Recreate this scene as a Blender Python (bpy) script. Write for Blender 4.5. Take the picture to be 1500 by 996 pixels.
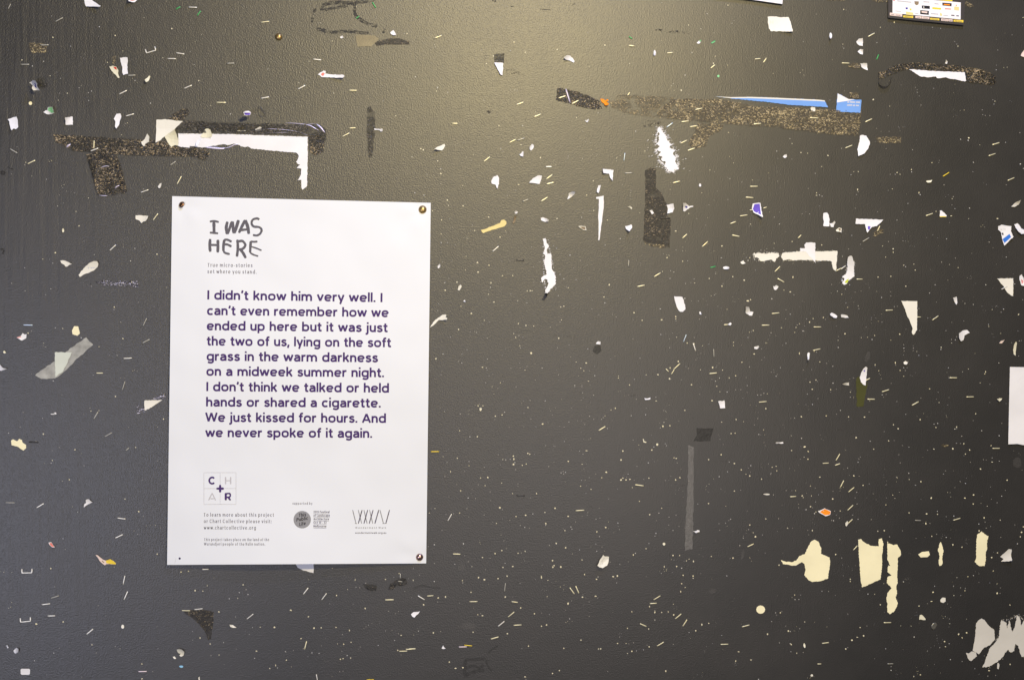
import bpy, bmesh, math, random
from mathutils import Vector, geometry, noise
R = math.radians
sc = bpy.context.scene
for _o in list(bpy.data.objects):
    bpy.data.objects.remove(_o)

# ------------------------------------------------------------------ camera
F = 2225.0                      # focal length in photograph pixels (photo is 1500 x 996)
YAW = R(7.0)
DIST = 1.78
FWD = Vector((math.sin(YAW), math.cos(YAW), 0)); RGT = Vector((math.cos(YAW), -math.sin(YAW), 0)); UP = Vector((0, 0, 1))
CAM = -FWD * DIST
cd = bpy.data.cameras.new('camera'); cam = bpy.data.objects.new('camera', cd)
sc.collection.objects.link(cam)
cam.location = CAM; cam.rotation_euler = (R(90), 0, -YAW)
cd.sensor_width = 36.0; cd.lens = F / 1500 * 36; cd.clip_start = 0.05; cd.clip_end = 60
sc.camera = cam

# ------------------------------------------------------------------ light
w = bpy.data.worlds.new('World'); sc.world = w; w.use_nodes = True
bg = w.node_tree.nodes['Background']; bg.inputs[0].default_value = (0.86, 0.93, 1.0, 1); bg.inputs[1].default_value = 0.05

def area(name, loc, target, size, power, col, shape='SQUARE', size_y=None):
    l = bpy.data.lights.new(name, 'AREA'); l.energy = power; l.color = col; l.size = size; l.shape = shape
    if size_y: l.shape = 'RECTANGLE'; l.size_y = size_y
    o = bpy.data.objects.new(name, l); sc.collection.objects.link(o); o.location = loc
    o.rotation_euler = (Vector(target) - Vector(loc)).to_track_quat('-Z', 'Y').to_euler()
    return o
area('warm_lamp', (0.20, -1.5, 0.75), (0.10, 0, 0.20), 0.16, 26.0, (1.0, 0.82, 0.43), 'DISK')
area('ceiling_lamp', (0.30, -1.0, 1.5), (0.15, 0, 0.0), 0.12, 19.0, (0.42, 0.56, 1.12), 'DISK')
area('added_low_fill', (0.30, -1.75, -0.20), (0.1, 0, 0), 0.35, 5.7, (1.0, 0.92, 0.91), 'DISK')  # unseen fill from below, added to give the wall its broad neutral sheen
area('daylight_opening', (-1.02, -1.8, -0.38), (-0.25, 0, 0), 0.5, 13.6, (0.78, 0.80, 0.99))
vs = sc.view_settings
vs.view_transform = 'Standard'; vs.look = 'None'; vs.gamma = 1.0; vs.exposure = 0.0; vs.use_curve_mapping = False

# ------------------------------------------------------------------ helpers
def P(px, py, off=0.0):
    """point of the wall plane (or OFF metres in front of it) that the photograph shows at px, py"""
    d = FWD * F + RGT * (px - 750) + UP * (498 - py)
    t = (-off - CAM.y) / d.y
    return CAM + d * t
def T(col, row, s):
    ox = 300 * col; oy = [0, 200, 400, 600, 796][row]
    out = []
    for q in s.split():
        a, b = q.split(','); out.append((ox + float(a) / 4.98, oy + float(b) / 4.98))
    return out
def Z(ox, oy, k, s):
    return [(ox + float(q.split(',')[0]) / k, oy + float(q.split(',')[1]) / k) for q in s.split()]
def hsh(*a):
    return random.Random(repr(a))

def mat(name, col=(0.8, 0.8, 0.8), rough=0.6, metal=0.0, spec=0.5, bump=0.0, scale=400.0, dist=0.0004, build=None):
    m = bpy.data.materials.new(name); m.use_nodes = True
    nt = m.node_tree; b = nt.nodes['Principled BSDF']
    b.inputs['Base Color'].default_value = (*col, 1); b.inputs['Roughness'].default_value = rough
    b.inputs['Metallic'].default_value = metal; b.inputs['Specular IOR Level'].default_value = spec
    if bump:
        tc = nt.nodes.new('ShaderNodeTexCoord'); n = nt.nodes.new('ShaderNodeTexNoise'); bp = nt.nodes.new('ShaderNodeBump')
        n.inputs['Scale'].default_value = scale; n.inputs['Detail'].default_value = 3
        bp.inputs['Strength'].default_value = bump; bp.inputs['Distance'].default_value = dist
        nt.links.new(tc.outputs['Object'], n.inputs['Vector']); nt.links.new(n.outputs['Fac'], bp.inputs['Height'])
        nt.links.new(bp.outputs['Normal'], b.inputs['Normal'])
    if build: build(nt, b)
    return m
def N(nt, t, **k):
    n = nt.nodes.new(t)
    for a, v in k.items():
        if a in n.inputs: n.inputs[a].default_value = v
        else: setattr(n, a, v)
    return n
def ramp(nt, src, stops):
    r = nt.nodes.new('ShaderNodeValToRGB'); e = r.color_ramp.elements
    while len(e) < len(stops): e.new(0.5)
    for i, (p, c) in enumerate(stops):
        e[i].position = p; e[i].color = (*c, 1) if len(c) == 3 else c
    nt.links.new(src, r.inputs[0]); return r

def g_wall(nt, b):
    L = nt.links.new
    tc = N(nt, 'ShaderNodeTexCoord'); ob = tc.outputs['Object']
    # roller grain, slow undulation, upright brush ridges
    n1 = N(nt, 'ShaderNodeTexNoise', Scale=620.0, Detail=2.0, Roughness=0.5); L(ob, n1.inputs['Vector'])
    n2 = N(nt, 'ShaderNodeTexNoise', Scale=110.0, Detail=3.0); L(ob, n2.inputs['Vector'])
    mp = N(nt, 'ShaderNodeMapping'); mp.inputs['Scale'].default_value = (150, 1, 9); L(ob, mp.inputs['Vector'])
    n3 = N(nt, 'ShaderNodeTexNoise', Scale=1.0, Detail=2.0); L(mp.outputs[0], n3.inputs['Vector'])
    sep = N(nt, 'ShaderNodeSeparateXYZ'); L(ob, sep.inputs[0])
    rg = N(nt, 'ShaderNodeMapRange'); rg.inputs['From Min'].default_value = -0.42; rg.inputs['From Max'].default_value = -0.62
    rg.inputs['To Min'].default_value = 0.10; rg.inputs['To Max'].default_value = 1.6; L(sep.outputs['X'], rg.inputs['Value'])
    m3 = N(nt, 'ShaderNodeMath', operation='MULTIPLY'); L(n3.outputs['Fac'], m3.inputs[0]); L(rg.outputs[0], m3.inputs[1])
    m2 = N(nt, 'ShaderNodeMath', operation='MULTIPLY'); L(n2.outputs['Fac'], m2.inputs[0]); m2.inputs[1].default_value = 0.35
    a1 = N(nt, 'ShaderNodeMath', operation='ADD'); L(n1.outputs['Fac'], a1.inputs[0]); L(m3.outputs[0], a1.inputs[1])
    a2 = N(nt, 'ShaderNodeMath', operation='ADD'); L(a1.outputs[0], a2.inputs[0]); L(m2.outputs[0], a2.inputs[1])
    bp = N(nt, 'ShaderNodeBump'); bp.inputs['Distance'].default_value = 0.00085
    bs = N(nt, 'ShaderNodeMapRange'); bs.inputs['From Min'].default_value = -0.45; bs.inputs['From Max'].default_value = 0.45
    bs.inputs['To Min'].default_value = 0.50; bs.inputs['To Max'].default_value = 0.22; L(sep.outputs['X'], bs.inputs['Value']); L(bs.outputs[0], bp.inputs['Strength'])
    L(a2.outputs[0], bp.inputs['Height']); L(bp.outputs['Normal'], b.inputs['Normal'])
    # dust and scuffing in the paint
    n4 = N(nt, 'ShaderNodeTexNoise', Scale=5.0, Detail=6.0, Roughness=0.65); L(ob, n4.inputs['Vector'])
    n5 = N(nt, 'ShaderNodeTexNoise', Scale=900.0, Detail=2.0); L(ob, n5.inputs['Vector'])
    r4 = ramp(nt, n4.outputs['Fac'], [(0.35, (0.0150, 0.0145, 0.0142)), (0.75, (0.025, 0.0232, 0.0218))])
    r5 = ramp(nt, n5.outputs['Fac'], [(0.66, (0, 0, 0)), (0.80, (0.03, 0.028, 0.025))])
    mx = N(nt, 'ShaderNodeMix', data_type='RGBA', blend_type='ADD'); mx.inputs[0].default_value = 1.0
    L(r4.outputs[0], mx.inputs[6]); L(r5.outputs[0], mx.inputs[7]); L(mx.outputs[2], b.inputs['Base Color'])
    rr = N(nt, 'ShaderNodeMapRange'); rr.inputs['To Min'].default_value = 0.37; rr.inputs['To Max'].default_value = 0.47
    L(n4.outputs['Fac'], rr.inputs['Value']); L(rr.outputs[0], b.inputs['Roughness'])
M = {}
M['wall'] = mat('black_roller_paint', rough=0.42, spec=0.75, build=g_wall)
M['scribble'] = None

def g_paper(nt, b):
    L = nt.links.new; tc = N(nt, 'ShaderNodeTexCoord')
    n = N(nt, 'ShaderNodeTexNoise', Scale=22.0, Detail=5.0); L(tc.outputs['Object'], n.inputs['Vector'])
    c = b.inputs['Base Color'].default_value[:3]
    r = ramp(nt, n.outputs['Fac'], [(0.3, tuple(x * 0.88 for x in c)), (0.62, c)]); L(r.outputs[0], b.inputs['Base Color'])
    n2 = N(nt, 'ShaderNodeTexNoise', Scale=160.0, Detail=3.0); L(tc.outputs['Object'], n2.inputs['Vector'])
    bp = N(nt, 'ShaderNodeBump'); bp.inputs['Strength'].default_value = 0.25; bp.inputs['Distance'].default_value = 0.0006
    L(n2.outputs['Fac'], bp.inputs['Height']); L(bp.outputs[0], b.inputs['Normal'])
def paper(name, c, rough=0.65): M[name] = mat(name + '_paper', c, rough, spec=0.25, build=g_paper)
M['poster'] = mat('poster_paper', (0.695, 0.72, 0.765), 0.6, spec=0.3)
paper('white', (0.77, 0.765, 0.79)); paper('cool', (0.72, 0.73, 0.80)); paper('cream', (0.74, 0.71, 0.55)); paper('ivory', (0.76, 0.74, 0.66))
paper('grey', (0.62, 0.60, 0.55)); paper('yellowstrip', (0.72, 0.60, 0.26)); paper('ochre', (0.78, 0.58, 0.05))
paper('blue', (0.16, 0.33, 0.72)); paper('deepblue', (0.03, 0.16, 0.60)); paper('purple', (0.13, 0.08, 0.50)); paper('navy', (0.06, 0.05, 0.30))
paper('green', (0.25, 0.62, 0.30)); paper('limegreen', (0.50, 0.58, 0.05)); paper('orange', (0.85, 0.26, 0.01)); paper('red', (0.62, 0.03, 0.03))
paper('coral', (0.72, 0.20, 0.16)); paper('pinkish', (0.72, 0.58, 0.52)); paper('lightblue', (0.25, 0.50, 0.72)); paper('dark', (0.02, 0.02, 0.025), 0.35)
paper('minty', (0.60, 0.64, 0.57)); paper('olive', (0.060, 0.062, 0.018), 0.4); paper('brownish', (0.25, 0.19, 0.12)); paper('patch', (0.88, 0.82, 0.55), 0.8)
M['flyer'] = mat('dark_flyer_border', (0.030, 0.026, 0.028), 0.5)
M['ink'] = mat('violet_black_ink', (0.054, 0.024, 0.128), 0.6, spec=0.2)
M['blackink'] = mat('black_ink', (0.02, 0.018, 0.022), 0.7, spec=0.2)
M['marker'] = mat('grey_marker_ink', (0.105, 0.10, 0.118), 0.7, spec=0.2)
M['greyink'] = mat('grey_ink', (0.105, 0.092, 0.12), 0.7, spec=0.2)
M['paleink'] = mat('pale_grey_ink', (0.46, 0.45, 0.48), 0.7, spec=0.2)
M['midink'] = mat('mid_grey_ink', (0.26, 0.26, 0.275), 0.7, spec=0.2)
M['fadedink'] = mat('faded_ink', (0.50, 0.52, 0.60), 0.7, spec=0.2)
M['steel'] = mat('staple_steel', (0.72, 0.70, 0.64), 0.38, 0.35)
M['brasswire'] = mat('brassy_staple', (0.76, 0.71, 0.48), 0.38, 0.35)
M['dullsteel'] = mat('dull_staple', (0.36, 0.35, 0.31), 0.45, 0.4)
M['paintedgreen'] = mat('green_coated_staple', (0.03, 0.36, 0.10), 0.35)
M['bluesteel'] = mat('bluish_staple', (0.50, 0.60, 0.72), 0.35, 0.4)
M['yellowwire'] = mat('yellow_coated_staple', (0.75, 0.56, 0.04), 0.4, 0.2)
M['lilacwire'] = mat('pale_pink_staple', (0.80, 0.68, 0.72), 0.4, 0.2)
M['blackwire'] = mat('painted_over_staple', (0.020, 0.019, 0.018), 0.4)
M['brass'] = mat('brass_tack', (0.42, 0.29, 0.12), 0.38, 0.85)
M['bronze'] = mat('dark_bronze_tack', (0.20, 0.11, 0.06), 0.33, 0.9)
M['copper'] = mat('copper_tack', (0.40, 0.27, 0.25), 0.26, 0.9)
M['silver'] = mat('silver_tack', (0.50, 0.48, 0.42), 0.34, 0.8)
M['hole'] = mat('pin_hole', (0.03, 0.015, 0.07), 0.9, spec=0.0)
M['speck'] = mat('cream_chip', (0.76, 0.70, 0.48), 0.7, bump=0.3)
M['greyspeck'] = mat('grey_chip', (0.30, 0.285, 0.26), 0.8)
M['whitespeck'] = mat('white_chip', (0.62, 0.61, 0.58), 0.7)
M['darkspeck'] = mat('dark_pit', (0.008, 0.008, 0.008), 0.7, spec=0.1)

def tape_mat(name, base, fleck, scale=420.0, thr=(0.50, 0.62), cover=0.8, rough=0.28, cov_scale=60.0, body=0.85, stretch=(0.62, 1.0, 1.25)):
    """old adhesive tape: see-through film (BODY = how much of it hides the wall) with opaque flecks of dried glue and fibre"""
    m = bpy.data.materials.new(name); m.use_nodes = True; nt = m.node_tree; L = nt.links.new
    b = nt.nodes['Principled BSDF']; out = nt.nodes['Material Output']
    tc = N(nt, 'ShaderNodeTexCoord'); mp = N(nt, 'ShaderNodeMapping'); mp.inputs['Scale'].default_value = stretch; L(tc.outputs['Object'], mp.inputs['Vector']); ob = mp.outputs[0]
    n = N(nt, 'ShaderNodeTexNoise', Scale=scale, Detail=4.0, Roughness=0.7, Distortion=0.8); L(ob, n.inputs['Vector'])
    nb = N(nt, 'ShaderNodeTexNoise', Scale=55.0, Detail=3.0, Roughness=0.6); L(ob, nb.inputs['Vector'])
    sh = N(nt, 'ShaderNodeMath', operation='MULTIPLY_ADD'); L(nb.outputs['Fac'], sh.inputs[0]); sh.inputs[1].default_value = 0.22; sh.inputs[2].default_value = -0.11
    ad = N(nt, 'ShaderNodeMath', operation='ADD'); L(n.outputs['Fac'], ad.inputs[0]); L(sh.outputs[0], ad.inputs[1])
    r = ramp(nt, ad.outputs[0], [(thr[0], base), (thr[1], fleck)]); L(r.outputs[0], b.inputs['Base Color'])
    rf = ramp(nt, ad.outputs[0], [(thr[0], (body,) * 3), (thr[1], (1, 1, 1))])
    b.inputs['Roughness'].default_value = rough; b.inputs['Specular IOR Level'].default_value = 0.5
    bp = N(nt, 'ShaderNodeBump'); bp.inputs['Strength'].default_value = 0.8; bp.inputs['Distance'].default_value = 0.0009
    L(n.outputs['Fac'], bp.inputs['Height']); L(bp.outputs[0], b.inputs['Normal'])
    n2 = N(nt, 'ShaderNodeTexNoise', Scale=cov_scale, Detail=6.0, Roughness=0.75); L(ob, n2.inputs['Vector'])
    r2 = ramp(nt, n2.outputs['Fac'], [(0.56 - 0.32 * cover, (0, 0, 0)), (0.64 - 0.32 * cover + 0.06, (1, 1, 1))])
    mu = N(nt, 'ShaderNodeMath', operation='MULTIPLY'); L(r2.outputs[0], mu.inputs[0]); L(rf.outputs[0], mu.inputs[1])
    tr = N(nt, 'ShaderNodeBsdfTransparent'); mx = N(nt, 'ShaderNodeMixShader')
    L(mu.outputs[0], mx.inputs[0]); L(tr.outputs[0], mx.inputs[1]); L(b.outputs[0], mx.inputs[2]); L(mx.outputs[0], out.inputs[0])
    return m
M['tape_gold'] = tape_mat('yellowed_tape', (0.075, 0.060, 0.036), (0.52, 0.42, 0.23), 760, (0.52, 0.61), 0.60, rough=0.40, body=0.40, cov_scale=90)
M['tape_faint'] = tape_mat('worn_yellowed_tape', (0.075, 0.060, 0.036), (0.50, 0.40, 0.22), 760, (0.52, 0.61), 0.46, rough=0.4, body=0.22, cov_scale=80)
M['tape_dark'] = tape_mat('dark_speckled_tape', (0.009, 0.008, 0.007), (0.50, 0.38, 0.22), 720, (0.555, 0.64), 0.72, rough=0.33, body=0.70)
M['tape_black'] = tape_mat('blackened_tape', (0.022, 0.019, 0.016), (0.34, 0.27, 0.17), 720, (0.56, 0.66), 0.66, rough=0.42, body=0.40)
M['crumbs'] = tape_mat('dark_tape_crumbs', (0.010, 0.009, 0.008), (0.05, 0.045, 0.035), 600, (0.60, 0.72), 0.12, rough=0.42, cov_scale=330)
M['tape_glitter'] = tape_mat('crackled_clear_tape', (0.03, 0.03, 0.04), (0.62, 0.60, 0.74), 700, (0.50, 0.58), 0.35, rough=0.15, cov_scale=300)
def film(name, col, alpha, rough=0.08, bump=0.4, scale=90.0):
    m = bpy.data.materials.new(name); m.use_nodes = True; nt = m.node_tree; L = nt.links.new
    b = nt.nodes['Principled BSDF']; out = nt.nodes['Material Output']
    b.inputs['Base Color'].default_value = (*col, 1); b.inputs['Roughness'].default_value = rough
    tc = N(nt, 'ShaderNodeTexCoord'); n = N(nt, 'ShaderNodeTexNoise', Scale=scale, Detail=4.0); L(tc.outputs['Object'], n.inputs['Vector'])
    bp = N(nt, 'ShaderNodeBump'); bp.inputs['Strength'].default_value = bump; bp.inputs['Distance'].default_value = 0.0007
    L(n.outputs['Fac'], bp.inputs['Height']); L(bp.outputs[0], b.inputs['Normal'])
    r = ramp(nt, n.outputs['Fac'], [(0.3, (alpha * 0.6,) * 3), (0.7, (min(1, alpha * 1.4),) * 3)])
    tr = N(nt, 'ShaderNodeBsdfTransparent'); mx = N(nt, 'ShaderNodeMixShader')
    L(r.outputs[0], mx.inputs[0]); L(tr.outputs[0], mx.inputs[1]); L(b.outputs[0], mx.inputs[2]); L(mx.outputs[0], out.inputs[0])
    return m
M['scribble'] = tape_mat('dry_black_marker', (0.014, 0.013, 0.012), (0.03, 0.028, 0.024), 600, (0.45, 0.7), 0.42, rough=0.6, cov_scale=260)
M['film'] = film('clear_tape', (0.10, 0.10, 0.10), 0.30)
M['film_dark'] = tape_mat('dark_clear_tape', (0.010, 0.010, 0.010), (0.26, 0.22, 0.17), 680, (0.55, 0.67), 0.56, rough=0.28, body=0.40)
M['film_tan'] = film('tan_tape', (0.30, 0.25, 0.15), 0.40, 0.4, 0.2)
M['film_grey'] = film('matt_grey_tape', (0.40, 0.40, 0.37), 0.75, 0.5, 0.1)
M['film_strip'] = film('thin_grey_film', (0.30, 0.29, 0.28), 0.20, 0.6, 0.2, 300)
M['film_shade'] = film('faint_dark_film', (0.012, 0.012, 0.012), 0.20, 0.6, 0.1, 300)
M['tape_glint'] = mat('painted_tape_glint', (0.86, 0.80, 0.98), 0.48, 0.8)  # violet-white metal: the clear tape's highlights are put into this colour
M['scuff'] = tape_mat('chalky_scuff', (0.055, 0.05, 0.045), (0.13, 0.12, 0.10), 500, (0.4, 0.7), 0.10, rough=0.6, cov_scale=200)
M['haze'] = film('dusty_smear', (0.40, 0.38, 0.36), 0.028, 0.9, 0.1, 500)
M['crumb'] = tape_mat('crumbled_glue', (0.10, 0.09, 0.08), (0.34, 0.31, 0.26), 500, (0.5, 0.7), -0.08, rough=0.6, cov_scale=420)

def link(name, me, m, parent=None, smooth=False):
    o = bpy.data.objects.new(name, me); sc.collection.objects.link(o)
    if m is not None and not me.materials: me.materials.append(m)
    if parent is not None: o.parent = parent
    if smooth:
        for p in me.polygons: p.use_smooth = True
    return o
THINGS = []
def tag(o, label, cat, group=None, kind=None):
    o['label'] = label; o['category'] = cat
    if group: o['group'] = group
    if kind: o['kind'] = kind
    THINGS.append(o)
    return o
def rebase(o, c):
    """give the mesh its origin at point C of the wall"""
    me = o.data
    for v in me.vertices: v.co -= c
    o.location = c if o.parent is None else c - o.parent.location

def rough_poly(pts, step, amp, seed):
    r = hsh(seed); out = []
    n = len(pts)
    for i in range(n):
        a = pts[i]; b = pts[(i + 1) % n]; L = math.dist(a, b); k = max(1, int(L / step))
        nx, ny = ((b[1] - a[1]) / (L or 1), -(b[0] - a[0]) / (L or 1))
        for j in range(k):
            t = j / k; j0 = r.uniform(-amp, amp) * (0.4 if j == 0 else 1)
            out.append((a[0] + (b[0] - a[0]) * t + nx * j0, a[1] + (b[1] - a[1]) * t + ny * j0))
    return out
def fill(pts, cell):
    """constrained triangulation of outline PTS with a grid of inner points"""
    xs = [p[0] for p in pts]; ys = [p[1] for p in pts]
    vs_ = [Vector(p) for p in pts]; n = len(pts)
    y = min(ys) + cell * 0.7
    while y < max(ys):
        x = min(xs) + cell * 0.7
        while x < max(xs):
            inside = False; dmin = 1e9; j = n - 1
            for i in range(n):
                a = pts[i]; b = pts[j]
                if (a[1] > y) != (b[1] > y) and x < (b[0] - a[0]) * (y - a[1]) / (b[1] - a[1]) + a[0]: inside = not inside
                dmin = min(dmin, abs(a[0] - x) + abs(a[1] - y)); j = i
            if inside and dmin > cell * 0.35: vs_.append(Vector((x, y)))
            x += cell
        y += cell
    r = geometry.delaunay_2d_cdt(vs_, [], [list(range(n))], 1, 1e-5)
    return [(v.x, v.y) for v in r[0]], [list(f) for f in r[2]]
def sheet_mesh(name, pts, lift, thick=0.00012, cell=None):
    """a thin solid sheet: PTS is its outline in photograph pixels, LIFT(px, py) its height off the wall"""
    xs = [p[0] for p in pts]; ys = [p[1] for p in pts]
    if cell is None: cell = max(1.6, max(max(xs) - min(xs), max(ys) - min(ys)) / 5)
    vv, ff = fill(pts, cell)
    n = len(vv)
    co = [P(x, y, lift(x, y)) for x, y in vv] + [P(x, y, max(lift(x, y) - thick, 0.00003)) for x, y in vv]
    area2 = lambda f: sum(vv[f[i]][0] * vv[f[(i + 1) % len(f)]][1] - vv[f[(i + 1) % len(f)]][0] * vv[f[i]][1] for i in range(len(f)))
    ff = [f if area2(f) < 0 else f[::-1] for f in ff]      # photo y points down: this winding faces the camera
    faces = list(ff) + [[i + n for i in f[::-1]] for f in ff]
    edges = {}
    for f in ff:
        for i in range(len(f)): edges[(f[i], f[(i + 1) % len(f)])] = 1
    for a, b in edges:
        if (b, a) not in edges: faces.append([b, a, a + n, b + n])
    me = bpy.data.meshes.new(name); me.from_pydata(co, [], faces); me.update(); me.validate()
    return me
def center(pts): return (sum(p[0] for p in pts) / len(pts), sum(p[1] for p in pts) / len(pts))

LAND = []           # (x, y, phrase) landmarks for describing staples
def scrap(short, label, m, pts, curl=None, base=0.0008, crease=None, ang=None, step=2.2, amp=0.4, parts=(), name='paper_scrap', cat='paper scrap', group=None, thick=0.00012):
    r = hsh(short); c = center(pts); size = max(max(abs(p[0] - c[0]), abs(p[1] - c[1])) for p in pts)
    if curl is None: curl = r.uniform(0.3, 1.0) * min(1, size / 7) * 0.0038
    if crease is None: crease = r.uniform(-0.3, 1.0) * min(1, size / 7) * 0.0015
    if ang is None: ang = r.uniform(0, 360)
    dx, dy = math.cos(R(ang)), -math.sin(R(ang)); off = r.uniform(-0.3, 0.3)
    def lift(x, y):
        u = ((x - c[0]) * dx + (y - c[1]) * dy) / size; v = (-(x - c[0]) * dy + (y - c[1]) * dx) / size
        return base + curl * max(0.0, u + 0.45) ** 2 + crease * abs(v - off) + (abs(crease) if crease < 0 else 0)
    o = link(name, sheet_mesh(name, rough_poly(pts, step, amp, short), lift, thick), M[m])
    tag(o, label, cat, group)
    cw = P(c[0], c[1], 0); rebase(o, cw)
    for q in parts:
        pm, pp = q[0], q[1]; pn = q[2] if len(q) > 2 else 'printed_patch'
        k = link(pn, sheet_mesh(pn, pp, lambda x, y: lift(x, y) + 0.00012, 0.00004), M[pm], o)
        for v in k.data.vertices: v.co -= cw
        if len(q) > 3: k['label'] = q[3]
    LAND.append((c[0], c[1], short))
    return o
def tape(short, label, m, pts, base=0.00025, wave=0.0004, parts=(), **k):
    r = hsh(short, 1); ph = r.uniform(0, 9)
    c = center(pts)
    lift = lambda x, y: base + wave * (0.5 + 0.5 * noise.noise(Vector((x * 0.11, y * 0.11, ph))))
    o = link('adhesive_tape', sheet_mesh('adhesive_tape', rough_poly(pts, 3.5, k.get('amp', 0.8), short), lift, 0.00006, k.get('cell')), M[m])
    tag(o, label, 'tape', 'old strips of tape on the wall'); cw = P(*c); rebase(o, cw)
    for pm, pp in parts:
        q = link('faded_end', sheet_mesh('faded_end', rough_poly(pp, 3.5, 0.8, short), lift, 0.00006), M[pm], o)
        for v in q.data.vertices: v.co -= cw
    LAND.append((c[0], c[1], short))
    return o

def ribbon(bm, pts, w, lift, z=0.0):
    """flat stroke through photo points PTS, width W pixels (number or list)"""
    n = len(pts)
    if n < 2: return
    ws = w if isinstance(w, (list, tuple)) else [w] * n
    prev = None
    for i in range(n):
        a = pts[max(0, i - 1)]; b = pts[min(n - 1, i + 1)]
        dx, dy = b[0] - a[0], b[1] - a[1]; L = math.hypot(dx, dy) or 1; nx, ny = -dy / L, dx / L
        if 0 < i < n - 1:
            e0 = (pts[i][0] - a[0], pts[i][1] - a[1]); l0 = math.hypot(*e0) or 1
            cs = abs((e0[0] * dx + e0[1] * dy) / (l0 * L)); k = 1 / max(cs, 0.6)
        else: k = 1
        h = ws[i] / 2 * k; x, y = pts[i]
        v1 = bm.verts.new(P(x + nx * h, y + ny * h, lift(x + nx * h, y + ny * h) + z)); v2 = bm.verts.new(P(x - nx * h, y - ny * h, lift(x - nx * h, y - ny * h) + z))
        if prev: bm.faces.new((prev[0], prev[1], v2, v1))
        prev = (v1, v2)
def bm_obj(name, bm, m, parent=None):
    me = bpy.data.meshes.new(name); bm.normal_update(); bm.to_mesh(me); bm.free()
    # make every face look at the camera side
    o = link(name, me, m, parent)
    if parent is not None and parent.location.length: 
        for v in me.vertices: v.co -= parent.location
    return o
def smooth_curve(pts, k=5):
    out = []; n = len(pts)
    for i in range(n - 1):
        p0 = pts[max(i - 1, 0)]; p1 = pts[i]; p2 = pts[i + 1]; p3 = pts[min(i + 2, n - 1)]
        for j in range(k):
            t = j / k; t2 = t * t; t3 = t2 * t
            out.append(tuple(0.5 * (2 * p1[d] + (p2[d] - p0[d]) * t + (2 * p0[d] - 5 * p1[d] + 4 * p2[d] - p3[d]) * t2 + (3 * p1[d] - p0[d] - 3 * p2[d] + p3[d]) * t3) for d in (0, 1)))
    out.append(pts[-1]); return out

# ------------------------------------------------------------------ the wall
def build_wall():
    bm = bmesh.new(); x0, x1, z0, z1 = -1.0, 1.05, -0.72, 0.72; D = 0.03
    nx, nz = 40, 28; g = {}
    for i in range(nx + 1):
        for j in range(nz + 1):
            g[i, j] = bm.verts.new((x0 + (x1 - x0) * i / nx, 0, z0 + (z1 - z0) * j / nz))
    for i in range(nx):
        for j in range(nz): bm.faces.new((g[i, j], g[i + 1, j], g[i + 1, j + 1], g[i, j + 1]))
    b = [bm.verts.new(c) for c in ((x0, D, z0), (x1, D, z0), (x1, D, z1), (x0, D, z1))]
    bm.faces.new(b[::-1])
    bm.faces.new([g[i, 0] for i in range(nx + 1)][::-1] + [b[0], b[1]]); bm.faces.new([g[i, nz] for i in range(nx + 1)] + [b[2], b[3]])
    bm.faces.new([g[0, j] for j in range(nz + 1)] + [b[3], b[0]]); bm.faces.new([g[nx, j] for j in range(nz + 1)][::-1] + [b[1], b[2]])
    o = bm_obj('wall', bm, M['wall']); o['kind'] = 'structure'
    o['label'] = 'black painted wall pitted with staple holes'
    return o
wall = build_wall()

def patch(label, m, pts, amp=0.5, step=1.4, lift=0.00022, name='bare_patch'):
    o = link(name, sheet_mesh(name, rough_poly(pts, step, amp, label), lambda x, y: lift, 0.00018), M[m], wall)
    o['label'] = label; LAND.append((*center(pts), label.split(' where')[0].replace('cream ', '', 0)))
    return o
patch('hand-shaped cream bare patch', 'patch', [(1144,820),(1150,822),(1160,823),(1167,820),(1171,814),(1179,811),(1184,800),(1188,793),(1193,790),(1199,793),(1203,803),(1203,811),(1215,816),(1216,822),(1213,847),(1200,851),(1190,852),(1184,849),(1178,842),(1180,834),(1178,825),(1174,823),(1166,828),(1158,827.5),(1147,826)])
patch('wide cream bare patch with a pointed foot', 'patch', [(1257,790),(1261,789),(1266,794),(1276,799),(1287,800),(1286.8,795),(1287,790),(1292,788),(1294,797),(1292,815),(1292,828),(1290,848),(1275,855),(1263,860),(1261,852),(1259.6,830),(1258,810)])
patch('tall notched cream bare patch', 'patch', [(1300,795),(1308,798),(1314,797),(1319,806),(1319.6,813),(1315,817),(1315,830),(1314,845),(1315,852),(1313,860),(1314,868),(1312,875),(1315,882),(1314,888),(1309,896),(1303,899),(1299.5,895),(1300,885),(1298.5,876),(1300,868),(1306,861),(1299,853),(1300,845),(1306,842),(1300,837),(1301,828),(1304,829),(1300,820),(1299.7,806)])
patch('small lozenge-shaped cream bare patch', 'patch', T(4,4,'722,78 750,60 800,55 808,80 790,97 740,100'), 0.15)
patch('narrow upright cream bare patch', 'patch', [(1376,797),(1378,793),(1380,798),(1382,807),(1380,818),(1381,823),(1379,828),(1376,828.5),(1375,822),(1376.5,815),(1374,806)])
patch('plank-shaped cream bare patch', 'patch', [(1431,783),(1438,778),(1442,782),(1448,785),(1446,792),(1445.5,800),(1446,804),(1444,810),(1444,820),(1442,829),(1433,828),(1428,823),(1430,815),(1430,800)])
def oval(cx, cy, rx, ry, a=0, n=12):
    ca, sa = math.cos(R(a)), math.sin(R(a))
    return [(cx + rx * math.cos(t) * ca + ry * math.sin(t) * sa, cy - rx * math.cos(t) * sa + ry * math.sin(t) * ca) for t in [2 * math.pi * i / n for i in range(n)]]
def TO(col, row, x, y, rx, ry, a=0, n=12):
    (c,) = T(col, row, f'{x},{y}'); return oval(c[0], c[1], rx / 4.98, ry / 4.98, a, n)
patch('round cream bare patch', 'patch', TO(3,4,1067,480,33,30), 0.2)
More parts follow.
